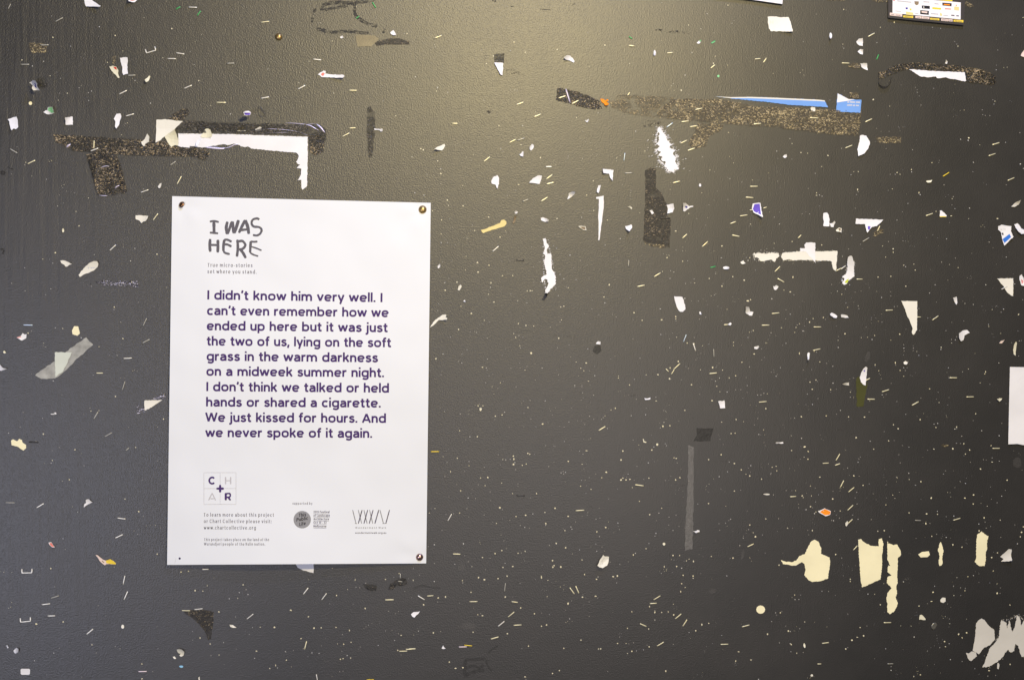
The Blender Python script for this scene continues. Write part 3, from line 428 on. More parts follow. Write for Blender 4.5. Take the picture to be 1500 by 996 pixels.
def build_specks():
    sets = {'yellow': [], 'grey': [], 'white': [], 'dark': []}
    r = random.Random(5)
    for (c, row), s in SP.items():
        for q in s.split():
            x, y, rr = (float(v) for v in q.split(','))
            px, py = 300 * c + x / 4.98, [0, 200, 400, 600, 796][row] + y / 4.98
            rad = rr / 4.98 * 0.68
            k = 'yellow' if rad > 1.05 or r.random() < 0.22 else ('grey' if r.random() < 0.65 else 'white')
            sets[k].append((px, py, rad * (0.92 if k == 'yellow' else 0.8)))
    n = 0
    while n < 900:
        x, y = r.uniform(-60, 1560), r.uniform(-60, 1060)
        d = 0.35 + 0.65 * math.exp(-((x - 1050) / 420) ** 2) * (0.35 + 0.65 * math.exp(-((y - 560) / 330) ** 2))
        d *= 0.4 + 1.2 * max(0, 0.5 + noise.noise(Vector((x * 0.012, y * 0.012, 3))))
        if 244 < x < 632 and 286 < y < 828: continue
        if r.random() > d: continue
        n += 1; k = r.choice(['grey', 'grey', 'grey', 'grey', 'yellow', 'dark'])
        sets[k].append((x, y, r.choice([0.26, 0.3, 0.36, 0.42]) * (1.2 if k == 'dark' else 1)))
        if r.random() < 0.3:
            for _ in range(r.randint(1, 4)): sets[k].append((x + r.gauss(0, 4), y + r.gauss(0, 4), r.uniform(0.25, 0.5)))
    names = {'yellow': ('plaster_specks', 'speck'), 'grey': ('dust_specks', 'greyspeck'), 'white': ('paper_specks', 'whitespeck'), 'dark': ('nail_pits', 'darkspeck')}
    for k, lst in sets.items():
        co = []; fa = []
        for x, y, rad in lst:
            m = r.choice((5, 6, 7)); a0 = r.random() * 6.28; e = r.choice((1, 1, 1, r.uniform(0.6, 1.5))) * r.uniform(0.85, 1.15); b = len(co)
            co.append(P(x, y, 0.0002 + rad * 0.00012))
            for i in range(m):
                t = a0 - 2 * math.pi * i / m; q = rad * r.uniform(0.6, 1.3)
                co.append(P(x + q * e * math.cos(t), y + q / e * math.sin(t), 0.00006))
            for i in range(m): fa.append((b, b + 1 + i, b + 1 + (i + 1) % m))
        me = bpy.data.meshes.new(names[k][0]); me.from_pydata(co, [], fa); me.update()
        o = link(names[k][0], me, M[names[k][1]], wall); o['kind'] = 'stuff'
build_specks()

# ------------------------------------------------------------------ stroke lettering
def arc(cx, cy, rx, ry, a0, a1, n=14):
    se = lambda v: math.copysign(abs(v) ** 0.82, v)         # slightly squared bowls
    return [(cx + rx * se(math.cos(R(a0 + (a1 - a0) * i / n))), cy + ry * se(math.sin(R(a0 + (a1 - a0) * i / n)))) for i in range(n + 1)]
S = smooth_curve
X = 0.53
G = {
 'o': (0.51, [arc(.255,.265,.19,.205,0,360,20)]), 'c': (0.44, [arc(.25,.265,.185,.205,48,312)]), 'e': (0.49, [arc(.25,.265,.185,.205,2,318,18), [(.07,.262),(.43,.262)]]),
 'a': (0.44, [[(.375,0),(.375,.36)], S([(.07,.40),(.13,.455),(.22,.47),(.32,.44),(.375,.34)]), S([(.375,.305),(.25,.29),(.12,.26),(.065,.16),(.11,.075),(.20,.06),(.30,.09),(.375,.17)])]),
 'd': (0.495, [arc(.25,.265,.185,.205,0,360,20), [(.43,0),(.43,.75)]]), 'b': (0.495, [arc(.245,.265,.185,.205,0,360,20), [(.065,0),(.065,.75)]]),
 'p': (0.495, [arc(.245,.265,.185,.205,0,360,20), [(.065,-.2),(.065,.53)]]), 'g': (0.495, [arc(.25,.265,.185,.205,0,360,20), [(.43,.53),(.43,.0)], S([(.43,.02),(.42,-.08),(.34,-.145),(.22,-.15),(.09,-.10)])]),
 'h': (0.435, [[(.065,0),(.065,.75)], S([(.065,.3),(.11,.425),(.22,.468),(.33,.425),(.368,.3)]), [(.368,.32),(.368,0)]]), 'n': (0.435, [[(.065,0),(.065,.53)], S([(.065,.3),(.11,.425),(.22,.468),(.33,.425),(.368,.3)]), [(.368,.32),(.368,0)]]),
 'm': (0.72, [[(.065,0),(.065,.53)], S([(.065,.3),(.11,.425),(.21,.468),(.31,.425),(.355,.3)]), [(.355,.32),(.355,0)], S([(.355,.3),(.40,.425),(.50,.468),(.60,.425),(.65,.3)]), [(.65,.32),(.65,0)]]),
 'u': (0.435, [[(.370,0),(.370,.53)], S([(.065,.23),(.10,.105),(.215,.062),(.33,.105),(.37,.23)]), [(.065,.21),(.065,.53)]]), 'r': (0.29, [[(.065,0),(.065,.53)], S([(.065,.28),(.105,.41),(.19,.462),(.285,.462)])]),
 'i': (0.13, [[(.065,0),(.065,.53)], [(.065,.63),(.065,.76)]]), 'l': (0.13, [[(.065,0),(.065,.75)]]), 'j': (0.16, [[(.09,.53),(.09,-.03)], S([(.09,-.01),(.08,-.1),(.03,-.145),(-.05,-.14)]), [(.09,.63),(.09,.76)]]),
 'k': (0.42, [[(.065,0),(.065,.75)], [(.37,.53),(.10,.235)], [(.20,.32),(.385,0)]]), 't': (0.29, [[(.13,.68),(.13,.18)], S([(.13,.20),(.145,.09),(.21,.062),(.29,.075)]), [(0,.475),(.28,.475)]]),
 'f': (0.28, [S([(.29,.688),(.2,.692),(.14,.65),(.125,.55)]), [(.125,.57),(.125,0)], [(0,.475),(.27,.475)]]),
 's': (0.39, [S([(.345,.41),(.27,.465),(.19,.472),(.1,.43),(.085,.36),(.15,.295),(.25,.265),(.325,.205),(.33,.12),(.25,.062),(.15,.062),(.04,.13)])]),
 'v': (0.42, [[(.035,.53),(.21,.03)], [(.21,.03),(.385,.53)]]), 'w': (0.64, [[(.035,.53),(.18,.03)], [(.18,.03),(.32,.50)], [(.32,.50),(.46,.03)], [(.46,.03),(.605,.53)]]), 'y': (0.42, [[(.035,.53),(.215,.05)], [(.385,.53),(.16,-.2)]]),
 'I': (0.13, [[(.065,0),(.065,.72)]]), 'W': (0.80, [[(.035,.72),(.21,.03)], [(.21,.03),(.40,.70)], [(.40,.70),(.59,.03)], [(.59,.03),(.765,.72)]]), 'A': (0.58, [[(.035,0),(.29,.69)], [(.29,.69),(.545,0)], [(.12,.21),(.46,.21)]]),
 'T': (0.50, [[(0,.66),(.50,.66)], [(.25,0),(.25,.70)]]), 'C': (0.58, [arc(.32,.36,.26,.30,45,315,18)]), 'K': (0.48, [[(.065,0),(.065,.72)], [(.44,.72),(.10,.32)], [(.2,.42),(.45,0)]]),
 'F': (0.42, [[(.065,0),(.065,.72)], [(.065,.66),(.42,.66)], [(.065,.36),(.38,.36)]]), 'L': (0.40, [[(.065,0),(.065,.72)], [(.065,.06),(.40,.06)]]), 'O': (0.68, [arc(.34,.36,.28,.30,0,360,20)]),
 'M': (0.66, [[(.065,0),(.065,.72)], [(.065,.70),(.33,.15)], [(.33,.15),(.595,.70)], [(.595,.72),(.595,0)]]), 'P': (0.45, [[(.065,0),(.065,.72)], arc(.22,.51,.18,.15,90,-90), [(.065,.66),(.22,.66)], [(.065,.36),(.22,.36)]]),
 '2': (0.44, [S([(.06,.55),(.12,.64),(.22,.66),(.33,.60),(.34,.48),(.22,.28),(.06,.08)]), [(.05,.06),(.42,.06)]]), '0': (0.46, [arc(.23,.36,.17,.30,0,360,18)]), '1': (0.25, [[(.17,0),(.17,.72)], [(.17,.68),(.02,.56)]]),
 '5': (0.44, [[(.38,.66),(.12,.66)], [(.12,.68),(.09,.38)], S([(.09,.38),(.22,.43),(.35,.36),(.37,.22),(.30,.09),(.18,.06),(.05,.12)])]),
 '.': (0.14, [[(.07,0),(.07,.135)]]), ',': (0.14, [[(.09,.13),(.03,-.13)]]), "'": (0.14, [[(.10,.75),(.045,.53)]]), '-': (0.22, [[(0,.25),(.22,.25)]]), ':': (0.14, [[(.07,0),(.07,.13)], [(.07,.38),(.07,.51)]]),
 'B': (0.48, [[(.065,0),(.065,.72)]]),
}
def lettering(text, a, b, cap, lift, m, parent, sw=0.135, serif=False, track=0.055, italic=0.0, label=None, name='lettering'):
    """TEXT from photo point A to B along its baseline, CAP pixels tall, as flat ink"""
    adv = []; x = 0.0
    for ch in text:
        if ch == ' ': x += 0.27; adv.append(x); continue
        x += track * (0.7 if x == 0 else 1); adv.append(x); x += G[ch][0] + track
    tot = x - track; ux, uy = (b[0] - a[0]) / tot, (b[1] - a[1]) / tot; sx = math.hypot(ux, uy); sy = cap / 0.72
    ang = math.atan2(b[1] - a[1], b[0] - a[0]); nx, ny = math.sin(ang) , -math.cos(ang)
    x0 = adv[0]
    bm = bmesh.new(); z = 0
    for ch, ax in zip(text, adv):
        if ch == ' ': continue
        for st in G[ch][1]:
            z = (z + 1) % 7
            def mp(p): 
                u = p[0] + ax - x0 + italic * p[1]; return (a[0] + ux * u + nx * sy * p[1], a[1] + uy * u + ny * sy * p[1])
            wpx = sw * (sx + sy) / 2
            horiz = len(st) == 2 and abs(st[0][1] - st[1][1]) < 1e-6
            ribbon(bm, [mp(p) for p in st], wpx * (0.55 if serif and horiz else 0.92 if horiz else 1), lift, 0.00010 + z * 0.000008)
            if serif and len(st) == 2 and abs(st[0][0] - st[1][0]) < 1e-6 and abs(st[0][1] - st[1][1]) > 0.2:
                for ex, ey in st:
                    if ey < 0.05 and (ch in 'TIKFPrfl'): ribbon(bm, [mp((ex - .075, 0.02)), mp((ex + .075, 0.02))], wpx * 0.35, lift, 0.0001 + z * 0.000008)
                    elif ch not in 'tT' and ey > 0.05: ribbon(bm, [mp((ex - .10, ey - .02)), mp((ex + .02, ey + .01))], wpx * 0.45, lift, 0.0001 + z * 0.000008)
    o = bm_obj(name, bm, M[m], parent)
    if label: o['label'] = label
    return o

# ------------------------------------------------------------------ the poster
PC = [(252.2,287.6), (631.0,297.4), (624.3,824.8), (244.8,827.0)]    # TL TR BR BL
def pl(x, y):
    v = min(1, max(0, (y - 292) / 534)); u = min(1, max(0, (x - 248) / 380))
    h = 0.0007
    h += 0.0135 * math.sin(math.pi * min(1, u * 0.92 + 0.08)) ** 1.1 * max(0, (v - 0.66) / 0.34) ** 1.7 * (1 - 0.45 * u)
    h += 0.0050 * math.exp(-((v - 0.45) / 0.24) ** 2) * (0.55 + 0.45 * math.sin(math.pi * u))
    h += 0.0016 * math.exp(-((u - 0.52) / 0.10) ** 2 - (v / 0.05) ** 2) + 0.0022 * (1 - u) ** 2 * v
    h += 0.0007 * noise.noise(Vector((x * 0.03, y * 0.022, 2.3))) * min(1, 8 * v)
    h += 0.0014 * noise.noise(Vector((x * 0.012, y * 0.010, 0.3))) * min(1, 8 * v) + 0.0006
    for tx, ty in ((266, 300), (619, 307), (614.6, 815.8)):      # the sheet is pulled in and puckered round each tack
        d = math.hypot(x - tx, y - ty); a_ = math.atan2(y - ty, x - tx)
        h += 0.0007 * math.exp(-((d - 22) / 16) ** 2) * (0.5 + 0.5 * math.cos(5 * a_ + tx)) - 0.0005 * math.exp(-(d / 14) ** 2)
    return max(h, 0.0003)
def build_poster():
    bm = bmesh.new(); nx, ny = 64, 90; g = {}
    for j in range(ny + 1):
        for i in range(nx + 1):
            u, v = i / nx, j / ny
            top = (PC[0][0] + (PC[1][0] - PC[0][0]) * u, PC[0][1] + (PC[1][1] - PC[0][1]) * u); bot = (PC[3][0] + (PC[2][0] - PC[3][0]) * u, PC[3][1] + (PC[2][1] - PC[3][1]) * u)
            x, y = top[0] + (bot[0] - top[0]) * v, top[1] + (bot[1] - top[1]) * v
            for s, d in ((0, 0), (1, 0.00014)): g[i, j, s] = bm.verts.new(P(x, y, pl(x, y) - d))
    for j in range(ny):
        for i in range(nx):
            bm.faces.new((g[i,j,0], g[i,j+1,0], g[i+1,j+1,0], g[i+1,j,0])); bm.faces.new((g[i,j,1], g[i+1,j,1], g[i+1,j+1,1], g[i,j+1,1]))
    for i in range(nx):
        bm.faces.new((g[i,0,0], g[i+1,0,0], g[i+1,0,1], g[i,0,1])); bm.faces.new((g[i,ny,0], g[i,ny,1], g[i+1,ny,1], g[i+1,ny,0]))
    for j in range(ny):
        bm.faces.new((g[0,j,0], g[0,j,1], g[0,j+1,1], g[0,j+1,0])); bm.faces.new((g[nx,j,0], g[nx,j+1,0], g[nx,j+1,1], g[nx,j,1]))
    o = bm_obj('poster', bm, M['poster'])
    me = o.data; rim = {}
    for p in me.polygons: p.use_smooth = True
    for e in me.edges:
        a_, b_ = (me.vertices[k].co for k in e.vertices)
        if len(e.key) == 2: rim[e.key] = e
    for p in me.polygons[nx * ny * 2:]:
        p.use_smooth = False
        for k in p.edge_keys: rim[k].use_edge_sharp = True
    bpy.context.view_layer.update()
    tag(o, 'white paper poster printed with a short purple story, tacked to the black wall', 'poster')
    rebase(o, P(438, 560, 0))
    LAND.append((438, 560, 'story poster'))
    return o
poster = build_poster()
body = [("I didn't know him very well. I", (303.6,438.7), (560.6,442.7)), ("can't even remember how we", (303.2,461.4), (569.6,464.6)), ("ended up here but it was just", (302.8,483.6), (568.2,486.6)), ("the two of us, lying on the soft", (302.8,506.0), (573.2,508.6)),
        ("grass in the warm darkness", (302.6,528.2), (554.0,530.6)), ("on a midweek summer night.", (302.2,550.2), (563.0,552.5)), ("I don't think we talked or held", (302.2,572.8), (570.2,575.0)), ("hands or shared a cigarette.", (301.8,595.2), (558.2,596.8)),
        ("We just kissed for hours. And", (301.0,617.6), (565.8,619.2)), ("we never spoke of it again.", (301.0,639.9), (545.6,641.1))]
for t, a, b in body: lettering(t, a, b, 13.4, pl, 'ink', poster, sw=0.138, track=0.028)
SERIF = dict(serif=True, sw=0.10, track=0.105)
for t, a, b, cap in (("True micro-stories", (303.8,391.0), (370.3,391.6), 5.6), ("set where you stand.", (303.8,400.5), (376.2,401.2), 5.6), ("To learn more about this project", (298.2,756.2), (401.6,756.5), 5.3), ("or Chart Collective please visit:", (298.6,765.6), (398.3,765.9), 5.3),
                     ("This project takes place on the land of the", (298.8,792.0), (394.5,792.1), 4.2), ("Wurundjeri people of the Kulin nation.", (298.8,798.5), (388.8,798.6), 4.2), ("supported by", (428.4,738.7), (457.8,738.8), 3.6)):
    lettering(t, a, b, cap, pl, 'greyink', poster, **SERIF)
lettering("www.chartcollective.org", (298.6,775.1), (375.2,775.3), 5.3, pl, 'marker', poster, **SERIF)
# hand-drawn title
def ink(name, strokes, m, z0=0.0001, label=None, parent=None, lift=None):
    bm = bmesh.new()
    for i, (pts, wd) in enumerate(strokes):
        q = S(pts, 4) if len(pts) > 2 else pts; r = hsh(repr(pts))
        if len(q) == 2: q = [(q[0][0] + (q[1][0] - q[0][0]) * t / 6, q[0][1] + (q[1][1] - q[0][1]) * t / 6) for t in range(7)]
        n = len(q); wd = wd * (1.25 if name == 'heading' else 1)
        ribbon(bm, q, [wd * r.uniform(0.9, 1.1) * (0.7 if k in (0, n - 1) else 1) for k in range(n)], lift or pl, z0 + (i % 9) * 0.000008)
    o = bm_obj(name, bm, M[m], parent or poster)
    if label: o['label'] = label
    return o
K = lambda s: Z(290, 310, 9.96, s)
ink('heading', [(K('172,148 235,140 305,155'), 2.5), (K('232,145 235,315'), 3.6), (K('172,308 235,312 295,320'), 2.4), (K('430,148 412,240 428,330'), 3.6), (K('428,330 460,250 500,145'), 3.4), (K('500,145 512,230 528,318'), 3.8), (K('528,318 560,230 592,125'), 3.6),
                (K('598,312 640,220 690,125'), 3.3), (K('690,125 725,220 742,328'), 3.8), (K('625,272 680,265 735,262'), 2.8), (K('895,118 860,102 800,120 782,175 815,220 890,228 928,265 910,320 860,350 800,342'), 2.6),
                (K('178,400 172,500 180,588'), 3.3), (K('290,412 292,500 288,598'), 3.4), (K('178,488 235,488 290,490'), 2.6), (K('385,410 372,500 372,580'), 3.3), (K('382,415 430,412 492,442'), 2.6), (K('378,482 430,482 490,512'), 2.6), (K('372,580 400,605 465,622'), 2.5),
                (K('575,410 582,530 568,658'), 3.2), (K('590,438 650,432 692,490 650,545 590,555'), 2.9), (K('610,545 655,600 698,680'), 3.3), (K('770,432 765,520 760,600'), 3.1), (K('768,438 820,442 868,438'), 2.4), (K('785,515 850,535 928,568'), 1.9), (K('760,600 810,630 880,652'), 2.0)], 'marker')
# square logo with four letters
q = lambda s: Z(285, 680, 7.66, s)
LW = 1.0
ink('logo_frame', [(q('105,92 465,92'), .55), (q('105,448 465,448'), .55), (q('105,92 105,448'), .55), (q('465,92 465,448'), .55), (q('287,92 287,448'), .5), (q('105,270 465,270'), .5)], 'paleink')
ink('logo_letter', [([(p[0], p[1]) for p in q(' '.join(f'{198 + 33 * math.cos(R(t)):.1f},{181 + 35 * math.sin(R(t)):.1f}' for t in range(45, 316, 27)))], 2.6)], 'ink')
ink('logo_letter', [(q('350,320 350,402'), 3.2), (q('348,330 390,326 402,345 390,366 350,368'), 2.4), (q('375,366 404,402'), 2.6)], 'ink')
ink('logo_letter', [(q('158,402 197,322'), 1.6), (q('197,322 236,402'), 1.6), (q('178,384 216,384'), 1.4)], 'paleink')
ink('logo_letter', [(q('348,140 348,222'), 1.9), (q('405,140 405,222'), 1.9), (q('348,182 405,182'), 1.4)], 'paleink')
ink('logo_cross', [(q('245,271 329,271'), 3.3), (q('287,229 287,313'), 3.3)], 'ink', z0=0.00018)
# round badge
def disc(name, pts, m, parent, lift, z=0.0001, label=None):
    bm = bmesh.new(); c = center(pts); vc = bm.verts.new(P(*c, lift(*c) + z)); vs_ = [bm.verts.new(P(x, y, lift(x, y) + z)) for x, y in pts]
    for i in range(len(vs_)): bm.faces.new((vc, vs_[i], vs_[(i + 1) % len(vs_)]))
    o = bm_obj(name, bm, M[m], parent)
    if label: o['label'] = label
    return o
badge = disc('badge', oval(442.7, 760.8, 12.7, 12.8, 0, 32), 'midink', poster, pl)
for t, a, b in (("This", (437.2,757.0), (448.4,755.6)), ("Public", (434.2,763.6), (451.4,760.8)), ("Life", (438.6,770.2), (448.0,768.2))):
    lettering(t, a, b, 5.0, lambda x, y: pl(x, y) + 0.00005, 'blackink', poster, sw=0.14, italic=0.25)
for t, x1, y in (("2015 Festival", 482.8, 751.1), ("of Landscape", 483.4, 756.3), ("Architecture", 482.0, 761.5), ("Oct 10 - 22", 478.5, 766.7), ("Melbourne", 478.2, 772.0)):
    lettering(t, (459.2, y), (x1, y), 3.3, pl, 'greyink', poster, sw=0.13)
    ink('underline', [([(459.2, y + 1.3), (x1, y + 1.3)], .45)], 'greyink')
q = lambda s: Z(500, 730, 9.06, s)
ink('logo_bars', [(q(s), 1.25) for s in ('150,150 195,332', '225,150 270,332', '300,150 342,332', '375,150 417,332', '512,150 560,332')] + [(q('545,330 602,330'), .9), (q('178,330 208,330'), .9)], 'midink')
ink('logo_bars', [(q(s), 1.5) for s in ('276,150 225,332', '350,150 300,332', '422,150 370,332', '497,150 445,332', '640,150 590,332')], 'greyink', z0=0.00018)
lettering("Wonderment Walk", q('185,398')[0], q('598,398')[0], 2.7, pl, 'midink', poster, sw=0.12, track=0.16)
lettering("wondermentwalk.org.au", q('183,465')[0], q('598,465')[0], 2.6, pl, 'greyink', poster, sw=0.12)
disc('pin_hole', oval(263.2, 817.6, 1.6, 1.6), 'hole', poster, pl, 0.0001)
mk = bmesh.new(); ribbon(mk, [(257.8,817.5),(256.0,824.5)], 0.35, pl, 0.0001); bm_obj('crease_line', mk, M['paleink'], poster)

# ------------------------------------------------------------------ tacks
def tack(short, label, m, px, py, rpx, off, tilt=(0, 0), flat=False):
    c = P(px, py, off); rad = rpx * 0.0008
    root = bpy.data.objects.new('thumbtack', None); sc.collection.objects.link(root); root.location = c
    tag(root, label, 'thumbtack', None); LAND.append((px, py, short))
    bm = bmesh.new(); n = 28
    prof = [(0.0, 0.62), (0.25, 0.60), (0.5, 0.52), (0.74, 0.38), (0.9, 0.2), (1.0, 0.04), (0.97, 0.0), (0.8, 0.0), (0.3, 0.03)] if not flat else [(0.0, 0.10), (0.30, 0.11), (0.62, 0.16), (0.88, 0.15), (1.0, 0.06), (0.96, 0.0), (0.5, 0.0), (0.2, 0.0)]
    rows = []
    for rr, h in prof[1:]:
        rows.append([bm.verts.new((rad * rr * math.cos(2 * math.pi * i / n), -rad * h, rad * rr * math.sin(2 * math.pi * i / n))) for i in range(n)])
    top = bm.verts.new((0, -rad * prof[0][1], 0))
    for i in range(n): bm.faces.new((top, rows[0][i], rows[0][(i + 1) % n]))
    for a, b in zip(rows, rows[1:]):
        for i in range(n): bm.faces.new((a[i], b[i], b[(i + 1) % n], a[(i + 1) % n]))
    bm.faces.new(rows[-1])
    me = bpy.data.meshes.new('tack_head'); bmesh.ops.recalc_face_normals(bm, faces=bm.faces); bm.to_mesh(me); bm.free()
    h = link('tack_head', me, M[m], root, True)
    bm = bmesh.new(); bmesh.ops.create_cone(bm, segments=8, radius1=0.0005, radius2=0.0001, depth=off + 0.007)
    for v in bm.verts: v.co = Vector((v.co.x, v.co.z + (off + 0.007) / 2, v.co.y))
    me = bpy.data.meshes.new('tack_pin'); bm.to_mesh(me); bm.free(); link('tack_pin', me, M['steel'], root)
    root.rotation_euler = (R(tilt[0]), 0, R(tilt[1]))
    return root
tack('dark tack', 'dark bronze domed thumbtack in the upper corner of the poster, above the title', 'bronze', 266.2, 299.8, 4.6, pl(266, 300) + 0.0016, (-22, -28))
tack('brass tack', 'shiny brass domed thumbtack in the upper corner of the poster away from the title', 'brass', 619.0, 307.2, 5.9, pl(619, 307) + 0.0004)
tack('copper tack', 'coppery domed thumbtack with a bright glint in the lower corner of the poster', 'copper', 614.6, 815.8, 5.3, pl(614, 816) + 0.0004)
tack('lone brass tack', 'brass thumbtack alone on the black wall below the black scribble', 'brass', 408.4, 54.4, 5.2, 0.0005)
tack('silver tack', 'flat silver thumbtack stuck near the torn grey paper', 'silver', 1368.3, 916.4, 5.6, 0.0004, flat=True, tilt=(12, 20))

# ------------------------------------------------------------------ tape
tape('long yellowed tape', 'long band of yellowed see-through tape full of golden flecks, under the blue slivers', 'tape_gold', [(968,158),(985,146),(1010,145),(1055,146),(1110,156),(1200,160),(1262,163),(1258,199),(1215,196),(1180,192),(1128,186),(1080,183),(1040,180),(1000,176),(975,173),(962,168)], cell=9, wave=0.0012, parts=[('tape_faint', [(893,150),(905,139),(960,141),(990,143),(984,147),(967,158),(961,168),(974,174),(940,170),(912,164),(896,158)])])
tape('ragged tape tongue', 'ragged tongue of golden flecked tape hanging down from the long yellowed band', 'tape_gold', [(1022,181),(1060,182),(1056,192),(1040,199),(1034,214),(1020,218),(1008,212),(1016,196)])
tape('faint golden tape end', 'faint square end of golden tape below the white petal scrap', 'tape_gold', [(1283,200),(1320,201),(1319.5,209.5),(1286,209)])
tape('blackened tape by the orange flake', 'dark speckled tape tapering towards the small orange flake', 'tape_dark', T(2,0,'1068,730 1078,645 1112,645 1200,665 1310,700 1385,740 1410,795 1330,800 1180,762'))
tape('black tape above the white triangle', 'small dark clear tape holding the hanging white triangle', 'film_dark', T(2,0,'612,402 640,392 692,392 690,462 620,460'))
tape('dark smudge of tape', 'faint row of dark tape crumbs beside the hanging white triangle', 'crumbs', T(2,0,'700,510 760,505 810,530 860,548 800,545 705,535'))
tape('arched tape', 'brown flecked tape strip arching over the long white torn paper, one end curling off', 'tape_dark', T(4,0,'430,535 480,520 540,480 620,463 750,460 900,472 1050,488 1200,508 1285,560 1293,600 1272,620 1180,612 1100,600 1068,598 1070,535 860,525 655,507 620,512 510,552 432,582'), cell=6, wave=0.001)
tape('mottled tape patch', 'little rectangle of golden mottled tape residue high on the wall', 'tape_gold', T(0,0,'213,312 345,325 340,385 300,388 240,392 215,350'))
tape('long glittering tape', 'long dark speckled tape strip running under the cream torn papers', 'tape_dark', [(78,197),(92,198),(130,200.5),(170,203),(210,205),(240,207),(262,212),(300,217),(308,226),(301,235),(285,230),(245,229),(205,228),(170,226),(130,223),(108,222),(97,216),(82,208)], cell=8, wave=0.0012)
tape('crumpled hanging tape', 'crumpled dark speckled tape hanging straight down from the long glittering strip', 'tape_dark', [(126,226),(150,224),(168,222),(175,240),(181,260),(185.5,282),(172,284),(158,286),(143,285),(137,262),(131,243)], cell=5, wave=0.0028)
tape('clear tape over the torn L', 'clear tape stretched over the top of the white L-shaped torn paper', 'film_dark', [(268,176),(320,179),(380,181),(440,182),(470,183),(478,190),(478,206),(462,210),(452,199),(400,196.5),(330,195),(280,195),(262,196),(258,188)], cell=8, wave=0.0022)
tape('black tape above the torn L', 'dark flecked tape crust just above the white torn corner', 'tape_dark', [(246,174),(255,166),(268,160),(276,160),(277,168),(268,176),(256,177)])
tape('dark flecked tape under the clear one', 'dark flecked tape band beneath the clear tape over the white L', 'tape_black', [(270,178),(310,180),(372,182),(420,184),(418,194),(360,194),(300,193),(272,192)])
tape('flecked side tape', 'dark flecked tape piece beside the outer corner of the white L', 'tape_dark', [(452,199),(470,196),(476,204),(474,222),(462,228),(454,222)])
tape('tan tape', 'small tan see-through tape piece below the black scribble', 'film_tan', T(1,0,'1100,258 1160,258 1240,262 1270,285 1235,320 1215,340 1150,340 1110,338'))
tape('dark crust beside the tan tape', 'dark flecked tape trail running on from the tan tape', 'tape_black', T(1,0,'1240,315 1300,290 1400,280 1490,300 1494,325 1420,330 1320,325 1250,335'))
tape('upright dark tape', 'narrow upright strip of dark clear tape above the middle of the wall', 'film_dark', [(538,158),(543,156),(549,165),(549.5,185),(548,205),(546,228),(541,233),(538.5,215),(537.5,190)])
tape('wide dark tape', 'wide upright rectangle of dark tape with a golden lower edge', 'tape_black', T(3,1,'225,250 262,228 300,232 305,300 303,375 345,415 380,490 385,585 410,595 408,700 405,810 365,812 360,790 240,778 210,755 215,650 222,500'), cell=6)
tape('golden tape edge', 'golden crumpled lower edge along the wide dark tape', 'tape_gold', T(3,1,'212,762 250,782 365,788 368,812 330,812 262,798 225,785'))
tape('thin grey strip', 'long thin strip of pale grey film hanging straight down', 'film_strip', [(1008.4,651.6),(1016.5,655.5),(1016,690),(1015.8,730),(1015.2,770),(1014.6,804),(1003.2,806.5),(1004.5,760),(1006.8,720),(1008,690)], cell=9)
tape('faint dark square of film', 'faint square of dark film above the thin grey strip', 'film_shade', T(3,3,'600,135 725,135 700,228 640,232 575,230 600,190'))
tape('matt grey tape', 'matt grey translucent tape lying aslant under a greenish paper triangle', 'film_grey', T(0,2,'255,745 330,690 400,640 480,575 560,515 628,470 680,522 605,592 560,625 500,690 450,735 400,765 340,772 300,770'))
tape('glittering strip', 'thin crackled strip glittering white beside the poster', 'tape_glitter', T(0,2,'680,62 740,55 860,58 1000,55 1008,102 900,98 760,92'), cell=6, wave=0.0012)
tape('glittering crumbs above the white wedge', 'crackled glittering tape crumbs above the white wedge near the poster edge', 'tape_glitter', T(0,2,'1110,925 1125,900 1180,872 1205,880 1208,910 1185,925'), cell=3, wave=0.002)
tape('glittering crumbs under the white wedge', 'crackled glittering tape crumbs below the white wedge near the poster edge', 'tape_glitter', T(0,2,'990,985 1010,965 1045,975 1060,996 1072,1000 1030,1025 1000,1025'), cell=3, wave=0.002)
tape('olive tape', 'upright olive brown tape strip below a white pointed scrap', 'olive', T(4,2,'272,765 295,750 340,820 352,790 345,850 335,900 322,972 275,975 271,880'))
tape('dark wedge of tape', 'dark flecked wedge of tape below the poster', 'tape_black', [(268,895),(280,893),(300,893),(313,896),(312,912),(309,935),(305,937),(300,925),(292,914),(282,905)], cell=5)
tape('cap-shaped dark tape', 'small cap-shaped piece of dark film below the poster', 'film_dark', T(1,4,'1150,292 1200,298 1255,300 1248,343 1215,345 1190,340 1165,318'))
tape('hooked dark tape', 'hooked piece of dark film beside the cap-shaped one below the poster', 'film_dark', T(1,4,'1340,333 1352,290 1400,262 1465,252 1480,290 1440,310 1400,306 1370,335'))
tape('crusty tape at the top edge', 'golden crusty tape at the very top edge beside the framed flyer', 'tape_gold', T(4,0,'380,-20 500,-20 500,15 440,20 385,8'))
tape('thin crust at the top edge', 'thin golden crust of tape at the very top edge above the blue card', 'tape_gold', T(4,0,'30,-10 200,-10 170,8 60,6'))
tape('crumbs beside the flyer', 'golden tape crumbs just beyond the corner of the framed flyer', 'tape_gold', T(4,0,'1050,40 1075,10 1095,22 1130,48 1100,58 1070,45'))
tape('brown tape tab', 'crumpled brown tape tab attached to a tiny white square', 'tape_gold', T(4,0,'212,478 250,458 300,466 305,495 250,498 215,490'), wave=0.0015)
tape('crumpled gold tape on the blue card', 'crumpled golden tape folded over the top of the blue card', 'tape_gold', T(4,0,'215,675 285,680 290,715 250,722 225,705'), wave=0.002)
tape('black flap of tape', 'glossy black tape flap behind the folded blue and white scrap', 'film_dark', T(0,0,'268,592 348,610 340,632 322,642 295,632 275,615'))
